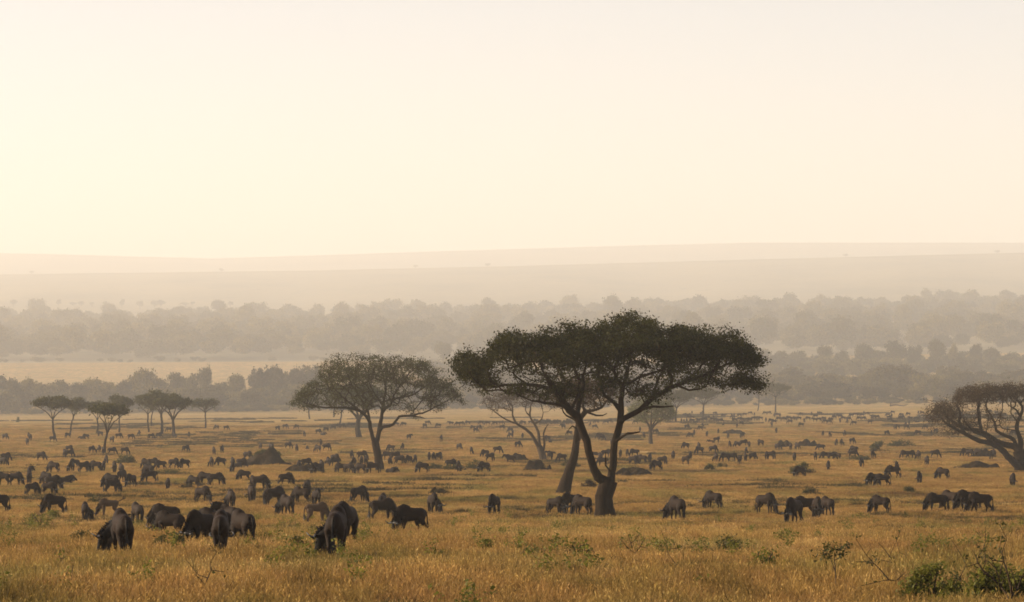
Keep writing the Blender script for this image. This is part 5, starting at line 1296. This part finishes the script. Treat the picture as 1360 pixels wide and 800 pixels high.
sapling((1109, 790), [([(1109, 790), (1110, 775), (1109, 760), (1109, 745)], .9, .6), ([(1109, 752), (1103, 742), (1094, 735)], .6, .3), ([(1109, 750), (1114, 742), (1122, 733)], .6, .3), ([(1109, 748), (1108, 738), (1107, 728)], .6, .3)],
        'slim straight sapling with a small flat leafy top', tips=[(1088, 735), (1094, 731), (1100, 735), (1104, 728), (1108, 724), (1113, 730), (1118, 728), (1124, 726), (1100, 728), (1112, 737), (1095, 738), (1119, 735)], k=16, spread=.07, seed=704, leafmat='leaf_bush')
sapling((843, 748), [([(843, 748), (842, 735), (838, 722), (834, 710)], .8, .3), ([(842, 738), (850, 726), (857, 714)], .6, .3), ([(841, 734), (832, 726), (824, 716)], .6, .3), ([(838, 722), (845, 716), (850, 708)], .5, .3)],
        'leafy green sapling in the grass right below the forked trunk', tips=[(825, 716), (829, 722), (834, 712), (838, 718), (843, 713), (850, 710), (857, 714), (852, 722), (846, 727), (833, 730), (860, 728), (822, 724)], k=12, spread=.055, seed=705)
sapling((912, 765), [([(912, 765), (905, 757), (898, 750), (892, 742), (887, 734)], .8, .3), ([(905, 757), (915, 758), (925, 763)], .6, .3), ([(925, 763), (928, 756), (927, 747)], .5, .3), ([(898, 750), (910, 751), (918, 756)], .5, .3)],
        'sprawling bare branch lying in the grass right of the leafy sapling', tips=[(900, 748), (910, 756)], k=4, twigs=6, seed=706, leafmat='leaf_bush')
sapling((274, 800), [([(274, 800), (275, 788), (272, 776), (267, 770), (261, 764)], 1.0, .4), ([(273, 778), (276, 768), (280, 758), (279, 752)], .8, .4)], 'bare two-armed twig standing in the bottom left grass', k=4, twigs=7, seed=707, leafmat='leaf_bush', tips=[(262, 764), (280, 753)])
sapling((316, 718), [([(316, 718), (318, 712)], .5, .3)], 'tiny dry twig in the grass by the front huddle', k=0, twigs=3, seed=708)
sapling((1345, 815), [([(1345, 815), (1340, 795), (1330, 780), (1318, 768), (1305, 757), (1297, 746)], 2.0, .6), ([(1345, 800), (1340, 780), (1335, 760), (1330, 745), (1328, 733)], 1.7, .5), ([(1330, 780), (1326, 768), (1322, 755), (1312, 745)], 1.1, .4),
        ([(1318, 768), (1308, 762), (1298, 748), (1295, 738)], 1.0, .4), ([(1343, 798), (1352, 785), (1357, 770), (1362, 755)], 1.4, .5), ([(1335, 760), (1331, 752), (1332, 742)], .8, .3), ([(1305, 757), (1308, 748), (1307, 730)], .8, .4), ([(1352, 785), (1346, 772), (1343, 756)], .9, .4)],
        'big dark thorny bare shrub in the bottom right corner', name='thorn_bush', cat='thorn bush', k=6, twigs=40, seed=709, leafmat='leaf_bush', tips=[(1307, 731), (1300, 748), (1330, 742), (1312, 760), (1320, 772)])
sapling((1271, 800), [([(1271, 800), (1271, 785), (1272, 770), (1276, 758), (1282, 748)], .9, .4), ([(1271, 772), (1268, 766), (1265, 762)], .6, .3)], 'dark forked twig with a leafy knot, left of the thorny shrub', tips=[(1270, 765), (1274, 764), (1267, 768), (1272, 770)], k=16, spread=.05, seed=710, leafmat='leaf_bush')
sapling((770, 772), [([(770, 772), (772, 762), (776, 752)], .6, .3)], 'thin dry stalk in front of the tussocky bush', k=0, twigs=4, seed=711)
sapling((90, 800), [([(90, 800), (88, 786), (84, 772)], .7, .3), ([(88, 788), (93, 776)], .5, .3)], 'thin green-tipped weed stalk low at bottom left', k=9, twigs=4, tips=[(84, 772), (93, 776), (88, 780)], seed=712)

# a fallen grey log out near the right-hand woods
def fallen_log():
    loc = ground_at(1194, 540); sc = F / loc[1]; sk = Skeleton()
    P = lambda pts, d: px3((1194, 540), sc, pts, d)
    sk.limb(P([(1182, 539), (1190, 538), (1200, 539), (1206, 537)], [0, .5, 0, .6]), np.array([1.0, .8, .7, .4]) / sc, 1.0, .05, 1)
    sk.limb(P([(1182, 539), (1183.5, 536), (1184, 535)], [0, .3, .4]), np.array([.6, .5, .3]) / sc, 1.0, .05, 2)
    o = obj('fallen_log', sk.mesh('fallen_log', M['bark_pale'])); o.location = loc
    tag(o, 'fallen grey branch lying on the far plain before the right-hand woods', 'log')
fallen_log()
